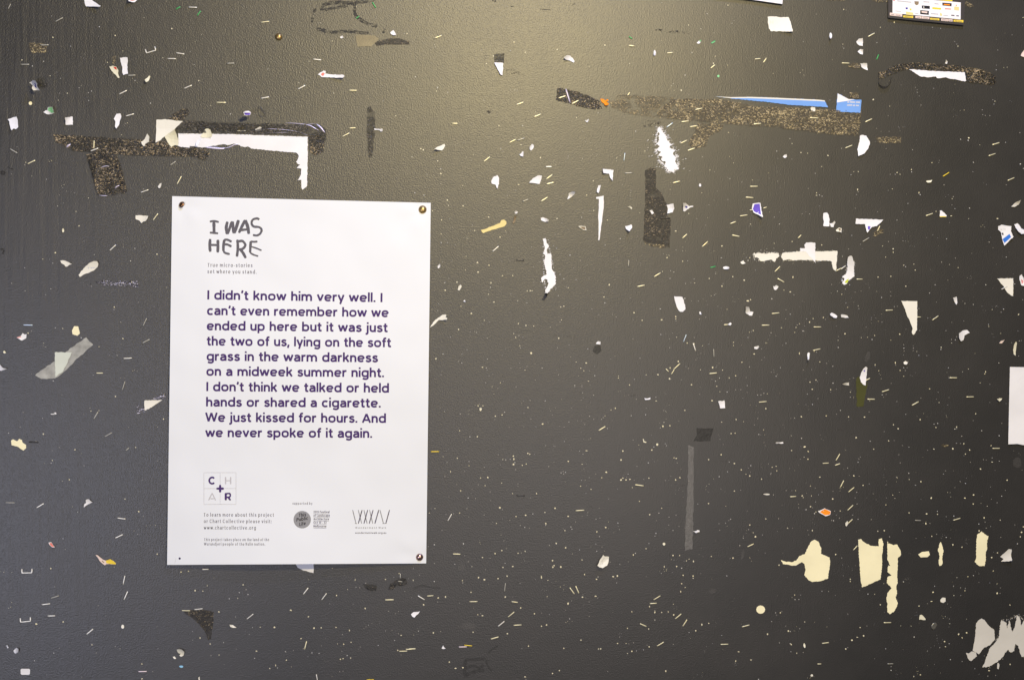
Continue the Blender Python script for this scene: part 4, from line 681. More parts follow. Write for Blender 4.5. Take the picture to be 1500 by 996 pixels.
tape('black tape beneath the little chip', 'small dark film square under a tiny white chip', 'film_shade', T(2,2,'1340,548 1350,530 1395,528 1398,572 1368,592 1335,572'))
tape('crust above the feathered scrap', 'dark row of tape crumbs high above the feathered white scrap', 'crumbs', T(3,0,'290,205 330,215 420,222 530,235 545,250 480,255 400,240 300,228'))
tape('crust by the pointed scrap', 'small dark crust of tape just above the feathered white scrap', 'crumbs', T(3,0,'205,900 250,880 340,878 345,900 290,930 215,925'))
tape('brown smear of tape', 'brown smear of tape above the red-printed scrap', 'tape_gold', T(0,0,'820,470 822,420 832,405 846,415 845,455 832,475'))
tape('crust by the purple flag', 'golden crusty tape behind the white flag-shaped scrap', 'tape_gold', T(4,1,'400,700 430,675 470,680 465,705 420,725 398,735'))
tape('golden smear', 'single smear of golden glue on the dark lower part of the wall', 'tape_gold', T(4,3,'890,262 905,252 945,256 940,268 905,273'))

# curls of clear film, and pale violet ridges that paint its glints
def curl(short, label, pts, wd, h, m='tape_glint', bow=0.5):
    """a narrow, bowed ridge of film or of painted glint standing off the wall"""
    q = S(pts, 6); bm = bmesh.new(); n = len(q); rows = []; wd *= 1.35 if m == 'tape_glint' else 1
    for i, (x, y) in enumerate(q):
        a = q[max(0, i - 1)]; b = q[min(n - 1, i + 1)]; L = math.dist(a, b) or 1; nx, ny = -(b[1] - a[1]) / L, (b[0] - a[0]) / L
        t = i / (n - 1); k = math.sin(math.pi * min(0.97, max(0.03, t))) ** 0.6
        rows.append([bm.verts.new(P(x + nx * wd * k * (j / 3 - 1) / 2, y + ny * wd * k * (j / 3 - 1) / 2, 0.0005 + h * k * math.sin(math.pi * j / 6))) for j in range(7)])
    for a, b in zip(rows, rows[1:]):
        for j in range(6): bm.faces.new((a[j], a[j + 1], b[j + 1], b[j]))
    o = bm_obj('film_curl_or_glint', bm, M[m])
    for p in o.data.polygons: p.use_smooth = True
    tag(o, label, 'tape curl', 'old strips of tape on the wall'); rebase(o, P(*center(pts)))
zc = lambda s: Z(240, 150, 6.25, s)
curl('bright curl', 'painted glint on a fold at the end of the clear tape over the white L', zc('1395,200 1430,225 1460,260 1482,288'), 2.4, 0.0016)
curl('bright curl', 'thin painted glint parallel to the bright one at the end of the clear tape', zc('1275,200 1340,215 1385,240 1418,260'), 1.6, 0.0012)
curl('bright curl', 'fine painted glint along the top edge of the clear tape', zc('1110,192 1190,193 1290,202 1395,199'), 0.8, 0.0008)
curl('bright curl', 'painted glint on a crumple along the torn underside of the white L', zc('375,412 440,418 520,425 560,420'), 2.6, 0.0012)
curl('bright curl', 'second painted glint on a crumple along the torn underside of the white L', zc('540,425 600,412 650,390 700,385'), 1.5, 0.0012)
curl('bright curl', 'long fine painted glint on a fold above the white L', zc('880,262 950,246 1050,248 1180,262 1320,302'), 0.9, 0.0010)
curl('bright curl', 'lower fine painted glint on a fold above the white L', zc('900,275 1000,280 1120,278 1230,296'), 0.7, 0.0008)
curl('bright curl', 'bright painted purplish glint on the start of the long glittering tape', Z(60,180,9.053,'335,330 360,305 395,285'), 3.0, 0.0016)
curl('bright curl', 'small painted glint on the upper half of the crumpled hanging tape', Z(60,180,9.053,'715,675 740,655 768,640'), 2.2, 0.0014)
curl('bright curl', 'pale painted glint across the crumpled hanging tape', Z(60,180,9.053,'790,600 820,585 870,575 930,582'), 1.4, 0.0012)
curl('bright curl', 'bright painted glint near the foot of the crumpled hanging tape', Z(60,180,9.053,'965,890 1000,850 1045,830'), 2.2, 0.0014)
curl('bright curl', 'painted crease glint at the foot of the crumpled hanging tape', Z(60,180,9.053,'770,960 830,968 885,970'), 1.3, 0.0010)
curl('bright curl', 'tiny painted glint at the corner of the crumpled hanging tape', Z(60,180,9.053,'1095,920 1125,895'), 1.6, 0.0010)
curl('bright curl', 'whitish painted glint on a fold across the tape beside the orange flake', T(2,0,'1140,650 1155,700 1172,752'), 2.2, 0.0014)
curl('lifted tape loop', 'dark loop of curled tape at the free end of the arched strip', T(4,0,'432,575 438,612 470,634 505,622 522,590 524,560'), 1.3, 0.006, 'film_dark')
curl('clear crumple', 'clear crumpled ball of tape above the white L', T(1,0,'385,820 392,785 420,800 440,830 438,850'), 3.4, 0.003, 'film')
curl('clear crumple', 'crumpled clear tape rim beneath the clear crumpled ball', T(1,0,'388,822 400,845 436,852'), 1.6, 0.002, 'film')

# ------------------------------------------------------------------ paper scraps
W_, C_ = 'white', 'cream'
scrap('white corner at the top edge', 'white three-cornered scrap cut by the top edge, near the upper corner', W_, T(0,0,'605,-30 640,-25 690,18 735,45 728,52 680,50 628,50 618,25'))
scrap('red-rimmed scrap', 'tiny white scrap with red print at the very top edge', W_, T(0,0,'935,-12 1000,-12 1000,2 985,18 960,18 938,12'), parts=[('red', T(0,0,'945,-8 990,-8 985,4 950,6'))])
scrap('waisted white scrap', 'upright white scrap with a curved waist beside a red-printed one', W_, T(0,0,'875,425 900,420 930,421 933,450 928,480 934,540 915,543 900,550 892,530 893,490 884,465'), curl=0.0012)
scrap('red-printed scrap', 'slanting cream scrap with a small red mark, torn to a point', C_, T(0,0,'797,488 822,482 850,490 865,520 860,535 873,568 862,572 840,545 815,520'), parts=[('red', T(0,0,'826,490 848,492 852,512 838,505'))], curl=0.0015)
scrap('folded blue and white scrap', 'folded white scrap printed dark blue, casting a shadow towards the corner', W_, T(0,0,'213,605 240,588 258,590 272,612 268,628 290,662 262,660 245,662 232,645 240,625'), parts=[('navy', T(0,0,'238,604 254,600 262,625 268,645 256,640 246,620'))], curl=0.008, base=0.008, ang=40)
scrap('green and white scrap', 'small heart-like scrap, one half green and the other white', W_, T(0,0,'315,820 335,805 345,808 350,785 382,782 395,825 375,835 340,835'), parts=[('green', T(0,0,'352,787 381,784 393,822 374,826 348,806'))])
scrap('greyish square scrap', 'greyish square scrap with a nibbled lower edge, level with the white square', 'cool', T(0,0,'55,872 85,862 120,853 130,880 133,930 115,945 100,938 85,952 75,930 68,890'), curl=0.0025, ang=200)
scrap('small white square', 'small clean white square scrap above the long glittering tape', W_, T(0,0,'475,858 530,852 532,912 480,914'))
scrap('dagger scrap', 'white dagger-shaped scrap near the cream torn corner', W_, T(0,0,'830,870 850,832 878,830 886,850 875,880 868,915 848,940 838,925 842,890'), curl=0.0015)
scrap('bone sliver', 'tiny bone-shaped cream sliver under the open staple', C_, T(0,0,'1055,585 1075,570 1088,553 1096,560 1085,590 1065,602'))
scrap('white torn corner', 'white torn corner of paper pointing sideways, beside the L-shaped remnant', 'ivory', [(229,176),(240,175),(268,178),(257,188),(250,196),(240,201),(236,205),(228,209.5),(229,190)], curl=0.0015)
scrap('crumpled cream paper', 'crumpled cream paper between the white torn corner and the white L', C_, [(241,200),(248,195),(256,190),(259,198),(261,206),(261,214),(256,213),(251,216),(245,208)], base=0.001, crease=0.0015)
scrap('cream stub on the long tape', 'narrow cream stub on the long glittering tape', 'ivory', T(0,1,'1030,40 1055,22 1075,-20 1088,0 1088,40 1060,55 1052,75 1040,65'))
scrap('white L', 'large white L-shaped remnant of torn paper above the poster', W_, zc('130,286 300,288 600,293 900,303 1318,318 1316,500 1312,765 1290,785 1270,802 1262,790 1260,750 1258,712 1225,712 1238,700 1252,670 1258,610 1215,603 1228,590 1248,574 1225,565 1210,545 1228,520 1235,490 1215,465 1190,460 1120,455 1040,448 960,443 880,432 800,425 770,405 740,412 705,405 690,392 640,380 590,392 540,385 480,397 420,405 360,415 290,412 220,415 150,408 130,400'), curl=0.0003, crease=0, step=1.8, amp=0.45)
scrap('cream curl', 'cream curled flap standing out from the top of the white L', C_, zc('385,243 405,240 425,253 440,290 438,320 395,322 350,325 335,310'), base=0.0012, curl=0.002)
scrap('grey translucent tail', 'grey translucent tail below the cream curled flap', 'cool', zc('332,322 352,326 330,360 312,402 290,402 300,360'), base=0.0009)
scrap('white oval with blue', 'white tag end printed blue, standing out and throwing a long shadow', W_, T(1,0,'280,820 295,812 320,810 337,822 330,840 308,845 290,842'), parts=[('purple', T(1,0,'285,825 335,824 327,840 295,840'))], base=0.013, curl=0.003)
scrap('white strip with a red knot', 'level white strip of paper with a reddish knot at one end', W_, T(1,0,'825,545 855,525 865,518 882,520 880,540 940,546 1010,548 1020,558 1005,570 930,568 850,565 842,555'), parts=[('coral', T(1,0,'845,545 862,530 876,540 862,558'))])
scrap('white pebble scrap', 'small pointed white scrap by the tan tape', W_, T(1,0,'1352,240 1375,222 1397,255 1380,260 1360,252'))
scrap('tiny white flake left of the tan tape', 'tiny white flake just before the tan tape', W_, T(1,0,'985,272 1005,262 1012,275 998,283 990,281'))
scrap('white bone', 'white bone-shaped scrap beside the upright dark tape', W_, T(1,0,'1235,938 1280,943 1295,938 1300,955 1285,963 1276,952 1238,950'))
scrap('clear tape ring', 'tiny crumpled whitish ring on the clear tape', 'grey', T(1,0,'365,945 400,925 415,930 405,955 380,958'))
scrap('hanging white triangle', 'white triangle pointing down from a small dark clear tape', W_, T(2,0,'618,458 650,459 683,462 681,510 678,550 665,548 640,505'), crease=0)
scrap('white comet scrap', 'white comet-shaped scrap high on the bright part of the wall', W_, T(2,0,'1125,422 1145,405 1170,408 1190,425 1205,450 1195,460 1170,445 1140,437'))
scrap('orange flake', 'ragged orange flake at the tip of the dark speckled tape', 'orange', T(2,0,'1392,722 1415,725 1425,735 1445,725 1452,735 1435,745 1455,760 1445,770 1425,770 1418,755 1400,745'), step=2)
scrap('tiny white tick', 'tiny white tick-shaped flake below the orange flake', W_, T(2,0,'1280,875 1292,885 1305,868 1308,878 1297,895 1284,888'))
# white sheet reaching in from the top
scrap('white sheet at the top', 'white sheet hanging into view from the top edge, lifted and casting a shadow', W_, [(1005,-40),(1038,-6),(1060,-4),(1100,0),(1146,6.4),(1147.5,-10),(1148,-40)], base=0.004, curl=0.001, crease=0, ang=-60, amp=0.05, name='paper_sheet', cat='sheet of paper')
scrap('yellowish scrap with green print', 'yellowish four-sided scrap with faint green print below the white sheet', 'ivory', T(3,0,'1118,125 1180,122 1200,128 1270,128 1285,160 1290,180 1302,232 1240,232 1140,230 1127,210 1122,180'), crease=0, parts=[('minty', T(3,0,'1135,150 1139,150 1139,162 1155,162 1155,150 1159,150 1159,180 1155,180 1155,166 1139,166 1139,180 1135,180'), 'printed_letter')])
scrap('green-tipped flake', 'tiny white flake with a green tip near the top', W_, T(3,0,'600,315 620,298 635,300 625,318 610,322'), parts=[('green', T(3,0,'618,298 633,292 634,302 626,308'))])
scrap('little white grain', 'little upright white grain near the top, beside a short staple', W_, TO(3,0,294,388,8,20))
scrap('green dot', 'bright green dot of confetti below the short staples', 'green', TO(3,0,758,557,9,9), curl=0, crease=0)
scrap('long blue sliver', 'long thin blue sliver of paper tapering to a point over the yellowed tape', 'blue', [(1047,141.6),(1070,143),(1100,142.4),(1140,143.8),(1200,146.6),(1208,147.6),(1213,157.6),(1200,156.5),(1160,154.5),(1120,149.5),(1074,145)], curl=0.0002, crease=0, parts=[('ivory', [(1047,141.6),(1070,142.8),(1100,142.4),(1140,143.8),(1200,146.6),(1208,147.6),(1208.5,149.2),(1200,148.4),(1140,145.8),(1100,144.2),(1070,144.2)], 'torn_edge')])
scrap('blue card', 'square blue scrap with a white torn corner at the end of the yellowed tape', 'blue', T(4,0,'135,683 215,725 308,730 305,780 300,825 210,820 122,817 128,750'), curl=0.0004, crease=0, parts=[('white', T(4,0,'135,683 215,725 260,728 225,735 180,742 130,750'), 'torn_edge')] + [('fadedink', T(4,0,s)) for s in ('205,742 220,742 220,752 205,752','225,741 262,743 262,753 225,752','268,743 298,744 298,754 268,753','203,765 240,764 242,774 203,774','246,766 262,766 262,776 246,776','268,766 290,768 290,777 268,776')])
scrap('cream crumb under the blue sliver', 'cream crumb of paper under the thick end of the blue sliver', 'ivory', T(3,0,'1430,790 1440,780 1465,785 1465,812 1440,815'))
scrap('white D scrap', 'white D-shaped scrap, the upper of two stacked below the framed flyer', W_, T(4,0,'270,305 290,283 318,280 320,310 318,338 295,335 280,325'))
scrap('small white arrowhead', 'small white arrowhead scrap just under the D-shaped one', W_, T(4,0,'280,378 300,360 320,362 318,400 300,396'))
scrap('tiny white square on brown tape', 'tiny white square at the end of the crumpled brown tape tab', W_, T(4,0,'300,465 348,463 350,490 355,515 325,505 308,492'), curl=0.0015)
scrap('thin white oval', 'thin upright white oval in the gap before the D-shaped scrap', W_, TO(4,0,84,262,9,22))
scrap('long torn white paper', 'long torn strip of white paper under the arched tape', W_, T(4,0,'655,507 760,514 860,522 960,526 1062,530 1068,560 1072,592 1060,597 1000,582 960,578 920,566 880,572 860,572 850,560 800,566 740,560 700,535'), step=2, amp=0.4, curl=0.0006, ang=-90)
scrap('white teardrop above the arched tape', 'tiny white teardrop scrap above the arched tape', W_, T(4,0,'918,465 925,435 937,450 932,468'))
scrap('white flap at the side edge', 'white flap cut off by the side edge, near the upper corner', 'pinkish', T(4,0,'1470,410 1480,385 1500,360 1530,370 1530,425 1494,418'))
scrap('folded white scrap by the poster', 'white scrap with a folded point, above and outside the poster', 'ivory', T(0,1,'990,575 1035,577 1083,580 1075,600 1060,618 1045,622 1033,633 1018,615 990,605'), parts=[])
scrap('small winged white scrap', 'small winged white scrap beside the speech-bubble one', 'ivory', T(0,1,'440,905 460,903 490,914 525,930 505,938 490,950 478,950 470,938 448,925'))
scrap('spoon-shaped scrap', 'cream spoon-shaped scrap with faint print, standing off at its tail', 'ivory', [(115,403),(118,398.5),(124,392),(130,386),(137,382.6),(142,382.8),(144,387),(143,391),(138,396),(131,399.5),(124,401.5),(117,405.8)], parts=[('fadedink', T(0,1,'640,958 650,955 652,962 642,966')), ('fadedink', T(0,1,'660,957 675,954 677,961 661,965')), ('fadedink', T(0,1,'680,955 690,953 690,960 681,962'))])
scrap('crescent cream flake', 'tiny crescent-shaped cream flake out in the bare area beside the poster', C_, TO(0,1,460,685,8,15))
scrap('clear wisp', 'crumpled whitish wisp between the hanging tape and the poster', 'grey', T(0,1,'1150,365 1165,345 1180,340 1176,360 1168,378 1158,378'), base=0.001)
scrap('cream fish scrap', 'cream fish-shaped scrap just above the brass-tacked corner', 'ivory', T(2,1,'180,92 200,78 230,68 255,55 259,70 250,90 235,103 205,100'))
scrap('shield scrap', 'white shield-shaped scrap with a pointed foot', W_, T(2,1,'595,330 610,298 640,283 652,300 652,345 640,382 625,352 600,345'), curl=0.001)
scrap('white shark fin', 'white fin-shaped scrap beside two short staples', W_, T(2,1,'872,338 900,305 935,285 965,287 958,320 948,348 900,340'))
scrap('tilted white seed', 'small tilted white seed-shaped scrap above the small white teardrop', W_, TO(2,1,890,80,14,24,-20))
scrap('small white teardrop', 'small white teardrop scrap below the seed-shaped one', W_, T(2,1,'800,132 812,128 822,110 832,112 828,148 812,145'))
scrap('slanting white leaf', 'slanting white leaf-shaped scrap with a dark underside shadow', W_, T(2,1,'1150,460 1160,432 1160,415 1185,402 1208,403 1200,425 1170,450'))
scrap('white hook', 'white hook-shaped scrap above the long white dagger', W_, T(2,1,'1410,238 1450,241 1487,245 1484,290 1480,325 1465,305 1455,272 1430,270 1415,268'))
scrap('short white post', 'short white upright scrap directly above the long white dagger', W_, T(2,1,'1366,405 1375,358 1393,355 1385,400 1378,415'))
scrap('long white dagger', 'long white dagger-shaped strip pointing straight down', W_, T(2,1,'1360,443 1380,440 1415,433 1418,480 1412,540 1405,600 1395,680 1385,757 1376,757 1378,680 1376,600 1380,500 1380,455 1362,456'), curl=0.0006, step=4)
scrap('yellow strip', 'slanting yellow paper strip with a rounded end near the brass-tacked corner', 'yellowstrip', T(2,1,'520,683 545,678 600,655 660,632 670,610 690,607 706,622 706,640 692,655 640,672 600,682 565,695 540,706 530,700'), curl=0.0002, crease=0)
scrap('white dot scrap', 'round white dot above the clear dangling flake', W_, TO(2,1,776,553,12,11))
scrap('clear dangling flake', 'clear dangling flake hanging under the round white dot', 'brownish', T(2,1,'752,625 765,582 780,578 770,622 757,635'), curl=0.002)
scrap('white bean', 'white bean-shaped scrap above the ragged white streak', W_, T(2,1,'957,595 975,590 1000,598 1017,608 1012,620 990,625 960,612'))
scrap('brown-backed flake', 'small brown and white striped flake beside the long white dagger', 'ivory', T(2,1,'1230,655 1258,652 1285,655 1290,685 1270,684 1245,668'), parts=[('brownish', T(2,1,'1245,660 1280,661 1284,680 1270,680'))])
scrap('ragged white streak', 'ragged white streak of paper hanging down, dark at its curled tip', W_, [(795,350),(799,349),(801,357),(804.5,360),(801,366),(802,372),(807.5,371),(808,385),(808,393),(812,400),(813.8,404),(813.8,416),(807,423),(802,430),(798,429),(800,423),(803,416),(802,410),(798,409),(794,414),(792.5,408),(797,403.5),(801,402),(799,393),(797,384),(799,376),(796,372),(798,362)], step=1.5, amp=0.7, curl=0.0012, ang=-90)
scrap('dark curled tip', 'small dark curled tip below the ragged white streak', 'dark', T(2,2,'968,190 985,155 1012,148 1005,165 985,195 975,196'), base=0.0015)
scrap('small white spade', 'small white spade-shaped scrap near the poster edge, under the brass-tacked corner', W_, T(2,1,'203,945 222,930 224,948 212,963 205,960'))
scrap('feathered white scrap', 'large feathered white residue of torn paper, shredded along both sides', W_, [(966,186),(968,190),(975,198),(978,206),(983,212),(981,217),(988,220),(986,226),(991,231),(989,236),(992.5,242),(994,248),(988,248),(987,254),(983,251),(979,252),(977,246),(973,244),(975,238),(968,234),(971,230),(964,228),(968,222),(962,221),(966,214),(961,210),(966,206),(964,200),(966,196),(963,191)], step=1.2, amp=0.9, curl=0.0002, crease=0)
scrap('white chip on the dark tape', 'tiny white chip lying on the wide dark tape', W_, T(3,1,'255,540 275,535 290,560 275,568'))
scrap('white tooth', 'white tooth-shaped scrap against the edge of the wide dark tape', W_, T(3,1,'380,500 405,495 430,490 438,525 425,555 400,560 385,562 390,530'), curl=0.002)
scrap('notched white arrow', 'white notched arrow scrap pointing away from the white tooth', W_, T(3,1,'500,485 520,485 545,508 575,507 575,514 550,520 515,548 502,545'), parts=[('navy', T(3,1,'514,508 530,510 535,518 522,524'))])
scrap('white heart', 'small white heart-shaped scrap beside the foot of the wide dark tape', W_, T(3,1,'78,655 105,650 125,642 130,665 110,692 85,675'))
scrap('cream curl near the dark tape', 'tiny curled cream flake above the white heart', 'ivory', T(3,1,'95,515 115,505 130,520 125,532 110,520'))
scrap('purple sticker', 'small purple sticker with a white rim pinned by a staple', W_, T(3,1,'1010,490 1035,487 1065,485 1072,530 1083,590 1065,582 1040,568 1015,555 1003,530'), base=0.001, curl=0.0022, ang=-70, parts=[('purple', T(3,1,'1022,495 1040,493 1060,491 1065,535 1070,572 1045,560 1020,548 1010,530'))])
scrap('white bead', 'tiny upright white bead between the feathered scrap and the notched arrow', W_, TO(3,1,625,355,8,12))
scrap('white pip', 'tiny white pip to the side of the feathered scrap', W_, T(3,1,'1228,148 1240,135 1257,130 1260,148 1243,160'))
scrap('ragged white bar', 'ragged level bar of torn white paper, first half of a broken line', 'ivory', T(3,1,'1015,855 1060,850 1100,855 1150,848 1200,855 1200,880 1180,890 1172,920 1150,900 1120,902 1085,912 1060,905 1045,885 1025,885'), step=1.4, amp=0.7, curl=0.0002, crease=0)
scrap('ragged white hook', 'ragged white paper bar ending in a point, second half of the broken line', 'ivory', [(1144,376),(1147,370.6),(1160,369.5),(1171,368.2),(1185,368.6),(1200,368.6),(1213,368),(1226.5,367.6),(1226,378),(1225,390),(1224.5,397.5),(1220,393),(1218,383),(1208,381.8),(1200,382),(1190,381),(1180,381.4),(1170,380.8),(1163,382),(1156,380),(1147,382)], step=1.6, amp=0.6, curl=0.0002, crease=0)
scrap('upright white flag on the ragged hook', 'white pointed flag crossing over the ragged white hook', W_, T(3,1,'1385,790 1400,773 1465,775 1466,850 1468,925 1440,890 1395,840 1355,838 1355,815 1390,815'), base=0.0009, curl=0.0015)
scrap('white lozenge', 'white flat lozenge scrap below the ragged white bar', W_, TO(3,1,815,958,24,11))
scrap('small cream wedge', 'small cream wedge at the start of the broken white line', 'ivory', T(3,1,'918,918 940,905 958,925 930,932'))
scrap('white petal', 'white petal-shaped scrap below the blue card', W_, [(1260,199),(1262,198),(1269,199),(1274,207),(1274,212),(1271,219),(1266,225),(1257.5,229),(1256,219),(1259,208)], curl=0.0015, crease=0.001)
scrap('curved white tab', 'white curved tab standing beside a small white knuckle', W_, T(4,1,'30,560 58,557 70,575 75,600 74,655 50,656 28,652 34,620 28,590'), curl=0.002)
scrap('small white knuckle', 'small white knuckle-shaped scrap touching the curved tab', W_, T(4,1,'75,635 100,630 110,615 120,628 108,645 104,662 85,660'))
scrap('brownish crumple', 'small brownish white crumple below the white knuckle', 'ivory', T(4,1,'120,685 145,665 165,670 163,703 148,695 128,694'), crease=0.0012, parts=[('brownish', T(4,1,'140,672 155,670 158,685 148,690'))])
scrap('white flag with purple', 'white flag-shaped scrap with a purple mark and a dark pointed shadow', W_, T(4,1,'268,600 370,604 468,608 445,632 420,655 385,660 372,675 352,703 345,690 335,640 265,638'), base=0.0012, curl=0.002, ang=-80, parts=[('purple', T(4,1,'354,655 375,655 368,681 356,680'))])
scrap('yellow-edged triangle', 'small white triangle with a thin yellow edge on the dark side of the wall', W_, T(4,1,'880,542 893,540 932,578 925,588 880,588'), curl=0.0002, crease=0, parts=[('ochre', T(4,1,'880,582 926,583 925,588 880,588'), 'yellow_edge')])
scrap('yellowish smudge', 'yellowish smear ending in a pale blob of paper', C_, T(4,1,'785,322 805,322 825,318 815,335 790,338 780,330'))
scrap('folded scrap with blue', 'folded white scrap with a bright blue square near the side edge', W_, T(4,1,'1305,655 1330,645 1403,655 1398,690 1418,732 1350,797 1342,775 1325,700 1305,680'), base=0.0014, curl=0.0015, crease=0.001, parts=[('deepblue', T(4,1,'1337,750 1388,711 1400,734 1352,778')), ('grey', T(4,1,'1318,676 1360,674 1362,680 1330,688'), 'fold'), ('dark', T(4,1,'1330,705 1342,702 1346,718 1338,722'))])
scrap('white comma', 'white comma-shaped scrap cut off by the side edge beside the blue-marked fold', W_, T(4,1,'1423,642 1445,633 1458,645 1475,672 1500,684 1496,710 1475,712 1450,690 1434,668'))
scrap('torn white plume', 'torn white plume with a yellow-green streak, hanging near the end of the broken white line', W_, [(1242,377),(1245,374.6),(1247.5,375),(1251.5,385),(1251,394),(1251,401),(1251.5,405),(1247,408.5),(1243,411),(1240,416),(1236.5,417.4),(1233.6,414.5),(1237,408),(1233,405.5),(1237,402.5),(1240,400),(1241.5,392),(1241,385)], step=1.6, amp=0.5, parts=[('limegreen', T(4,2,'188,62 203,48 218,41 206,72 190,74'))])
scrap('white wisp near the side', 'clear whitish wisp above the folded scrap with blue', 'grey', T(4,1,'1400,512 1420,492 1440,478 1472,463 1455,498 1425,515'), base=0.0012)
scrap('cream pointed triangle', 'cream three-cornered scrap with a staple across its slope, near the side edge', 'ivory', T(4,2,'1298,40 1360,39 1416,38 1416,100 1415,168 1400,165 1370,140 1350,105'), curl=0.0004, crease=0)
scrap('red-marked edge scrap', 'white oval scrap with a red arrowhead at the side edge', W_, T(4,2,'1462,20 1478,10 1494,45 1500,95 1475,90 1462,50'), parts=[('red', T(4,2,'1474,44 1490,64 1478,80'))])
scrap('long cream flag', 'tall cream flag tapering down to a small curled point', 'ivory', T(4,2,'598,203 655,204 715,205 715,310 714,415 705,425 700,440 688,450 680,445 675,430 682,405 665,360 660,345 640,310 628,265'), curl=0.0005, crease=0, step=2.5)
scrap('small white bird', 'small bird-shaped white scrap near the side, above the boomerang', W_, T(4,2,'975,180 1003,172 1008,215 1002,232 990,215'))
scrap('boomerang scrap', 'white boomerang-shaped scrap on the dark side', W_, T(4,2,'1020,440 1045,420 1080,415 1098,435 1060,455 1052,490 1035,497 1023,480'))
scrap('white pill', 'white tilted pill-shaped scrap, first of a level pair', W_, T(4,2,'78,300 90,289 112,298 132,315 125,328 105,325 85,312'))
scrap('second white pill', 'white oblong scrap, the frayed one of a level pair', W_, T(4,2,'158,302 185,303 205,310 215,325 190,328 160,322'))
scrap('pale clod', 'pale little clod of paper above the dark lower area', 'ivory', T(4,2,'615,650 630,640 648,655 635,668 618,664'))
scrap('white leaf on the olive tape', 'white pointed scrap with a trace of violet on top of the olive tape', W_, T(4,2,'295,760 305,730 320,700 340,682 352,690 345,750 338,820 320,812 305,795'), base=0.0009, parts=[('purple', T(4,2,'322,710 335,706 332,722'))])
scrap('striped sliver', 'small pale striped sliver beside the olive tape', 'grey', T(4,2,'168,810 195,798 218,797 218,820 190,815'))
scrap('yellowish crescent', 'narrow yellowish crescent above the white sheet at the side edge', C_, T(4,2,'1415,560 1420,525 1435,500 1443,510 1436,550 1432,603 1418,590'))
scrap('little cream bird', 'little cream bird-shaped flake beside the white sheet at the side edge', C_, T(4,2,'1295,918 1315,912 1335,914 1328,926 1315,937'))
scrap('beige commas', 'beige comma-shaped flake between the boomerang and the side edge', 'pinkish', T(4,2,'1312,512 1325,495 1355,485 1332,512'))
scrap('white sheet at the side', 'white sheet of paper reaching in from the side edge', W_, [(1479.4,537.4),(1500,537.8),(1545,538),(1543,652),(1520,650.5),(1500,651.8),(1490,650),(1477,650.6),(1478,600)], base=0.002, curl=0.0005, crease=0, amp=0.08, name='paper_sheet', cat='sheet of paper')
scrap('greenish paper triangle', 'greenish white paper triangle under the matt grey tape', 'minty', T(0,2,'400,577 460,577 525,579 505,620 480,680 455,722 420,745 404,762 402,680'), base=0.0006, crease=0)
scrap('grey fin at the side edge', 'greyish fin-shaped scrap at the side edge, below the greenish triangle', 'cool', [(-4,531),(0,533.6),(4,538.6),(10.4,540.2),(2,543),(-4,542)])
scrap('pink-tinged flake', 'ragged white flake with a pinkish sliver, near the side edge', W_, T(0,2,'120,470 150,460 165,438 180,448 195,445 190,475 160,492 140,482'), step=2, parts=[('coral', T(0,2,'122,470 152,462 156,467 130,474'))])
scrap('little cream clod', 'little cream clod by the side edge below the pink-tinged flake', C_, T(0,2,'22,575 30,565 45,580 30,587'))
scrap('white wedge', 'white wedge-shaped scrap between two patches of glittering crumbs', 'ivory', [(211.8,586.4),(225,586),(238,585.6),(230,591),(222,596.5),(212,601.5),(211.4,594)], curl=0.0005)
scrap('torn streak by the poster', 'slanting white torn streak just off the poster edge', 'ivory', T(2,2,'146,400 165,372 180,350 210,325 240,305 268,303 262,322 275,328 272,340 240,343 215,342 195,360 170,385'), step=2)
scrap('yellowish cluster', 'tiny ragged white fleck in a cluster of yellow dots beside the poster', 'ivory', T(2,2,'350,122 355,98 375,85 380,98 362,128'))
scrap('white grain by the poster', 'tiny white triangular grain off the poster edge, above the slanting streak', W_, T(2,2,'390,206 404,195 408,210'))
scrap('white chip', 'tiny white block-shaped chip above a small dark film square', W_, T(2,2,'1358,515 1375,497 1393,500 1392,520'))
scrap('white tongue', 'white tongue-shaped scrap, squared at the top and rounded below', W_, T(3,2,'435,170 465,172 497,175 508,208 517,245 517,268 500,283 480,282 462,262 448,222'), curl=0.0006, crease=0)
scrap('white elbow', 'white elbow-shaped scrap with a yellow tip', W_, T(3,2,'958,245 983,248 990,280 1015,285 1005,310 985,310 957,292'))
scrap('white star chip', 'small star-shaped white chip beside a slanting staple', W_, T(3,2,'1158,95 1168,98 1180,87 1198,98 1190,112 1178,125 1165,120'))
scrap('white apron', 'white apron-shaped scrap low in the middle of the dotted area', W_, T(3,2,'755,935 770,930 785,934 803,927 806,955 808,985 770,985 765,958'))
scrap('white crumb on a staple', 'small white crumb caught on the end of a staple', W_, T(3,2,'828,375 845,360 856,368 845,382'))
scrap('white wedge crumb', 'small white slanting crumb over a yellow dot', W_, T(3,2,'1018,540 1050,528 1057,538 1040,555 1022,552'))
scrap('white peg', 'small upright white peg in the dotted area', W_, T(3,2,'1410,632 1408,585 1415,578 1425,582 1420,632'))
scrap('white dash', 'small white dash-shaped scrap low in the dotted area', W_, T(3,2,'218,912 240,915 262,907 262,920 225,925'))
scrap('white rice grain', 'tiny white rice-grain scrap beside the tongue-shaped one', W_, T(3,2,'618,282 630,282 635,303 622,300'))
scrap('white wing', 'small white wing-shaped scrap in the bare area beside the poster', W_, T(0,3,'625,660 635,652 650,652 660,665 675,675 655,685 640,690 612,713 615,690 628,678'), curl=0.0012)
scrap('stapled crumb', 'tiny white crumb on a short staple by the side edge', W_, T(0,3,'392,22 408,18 412,32 400,35'))
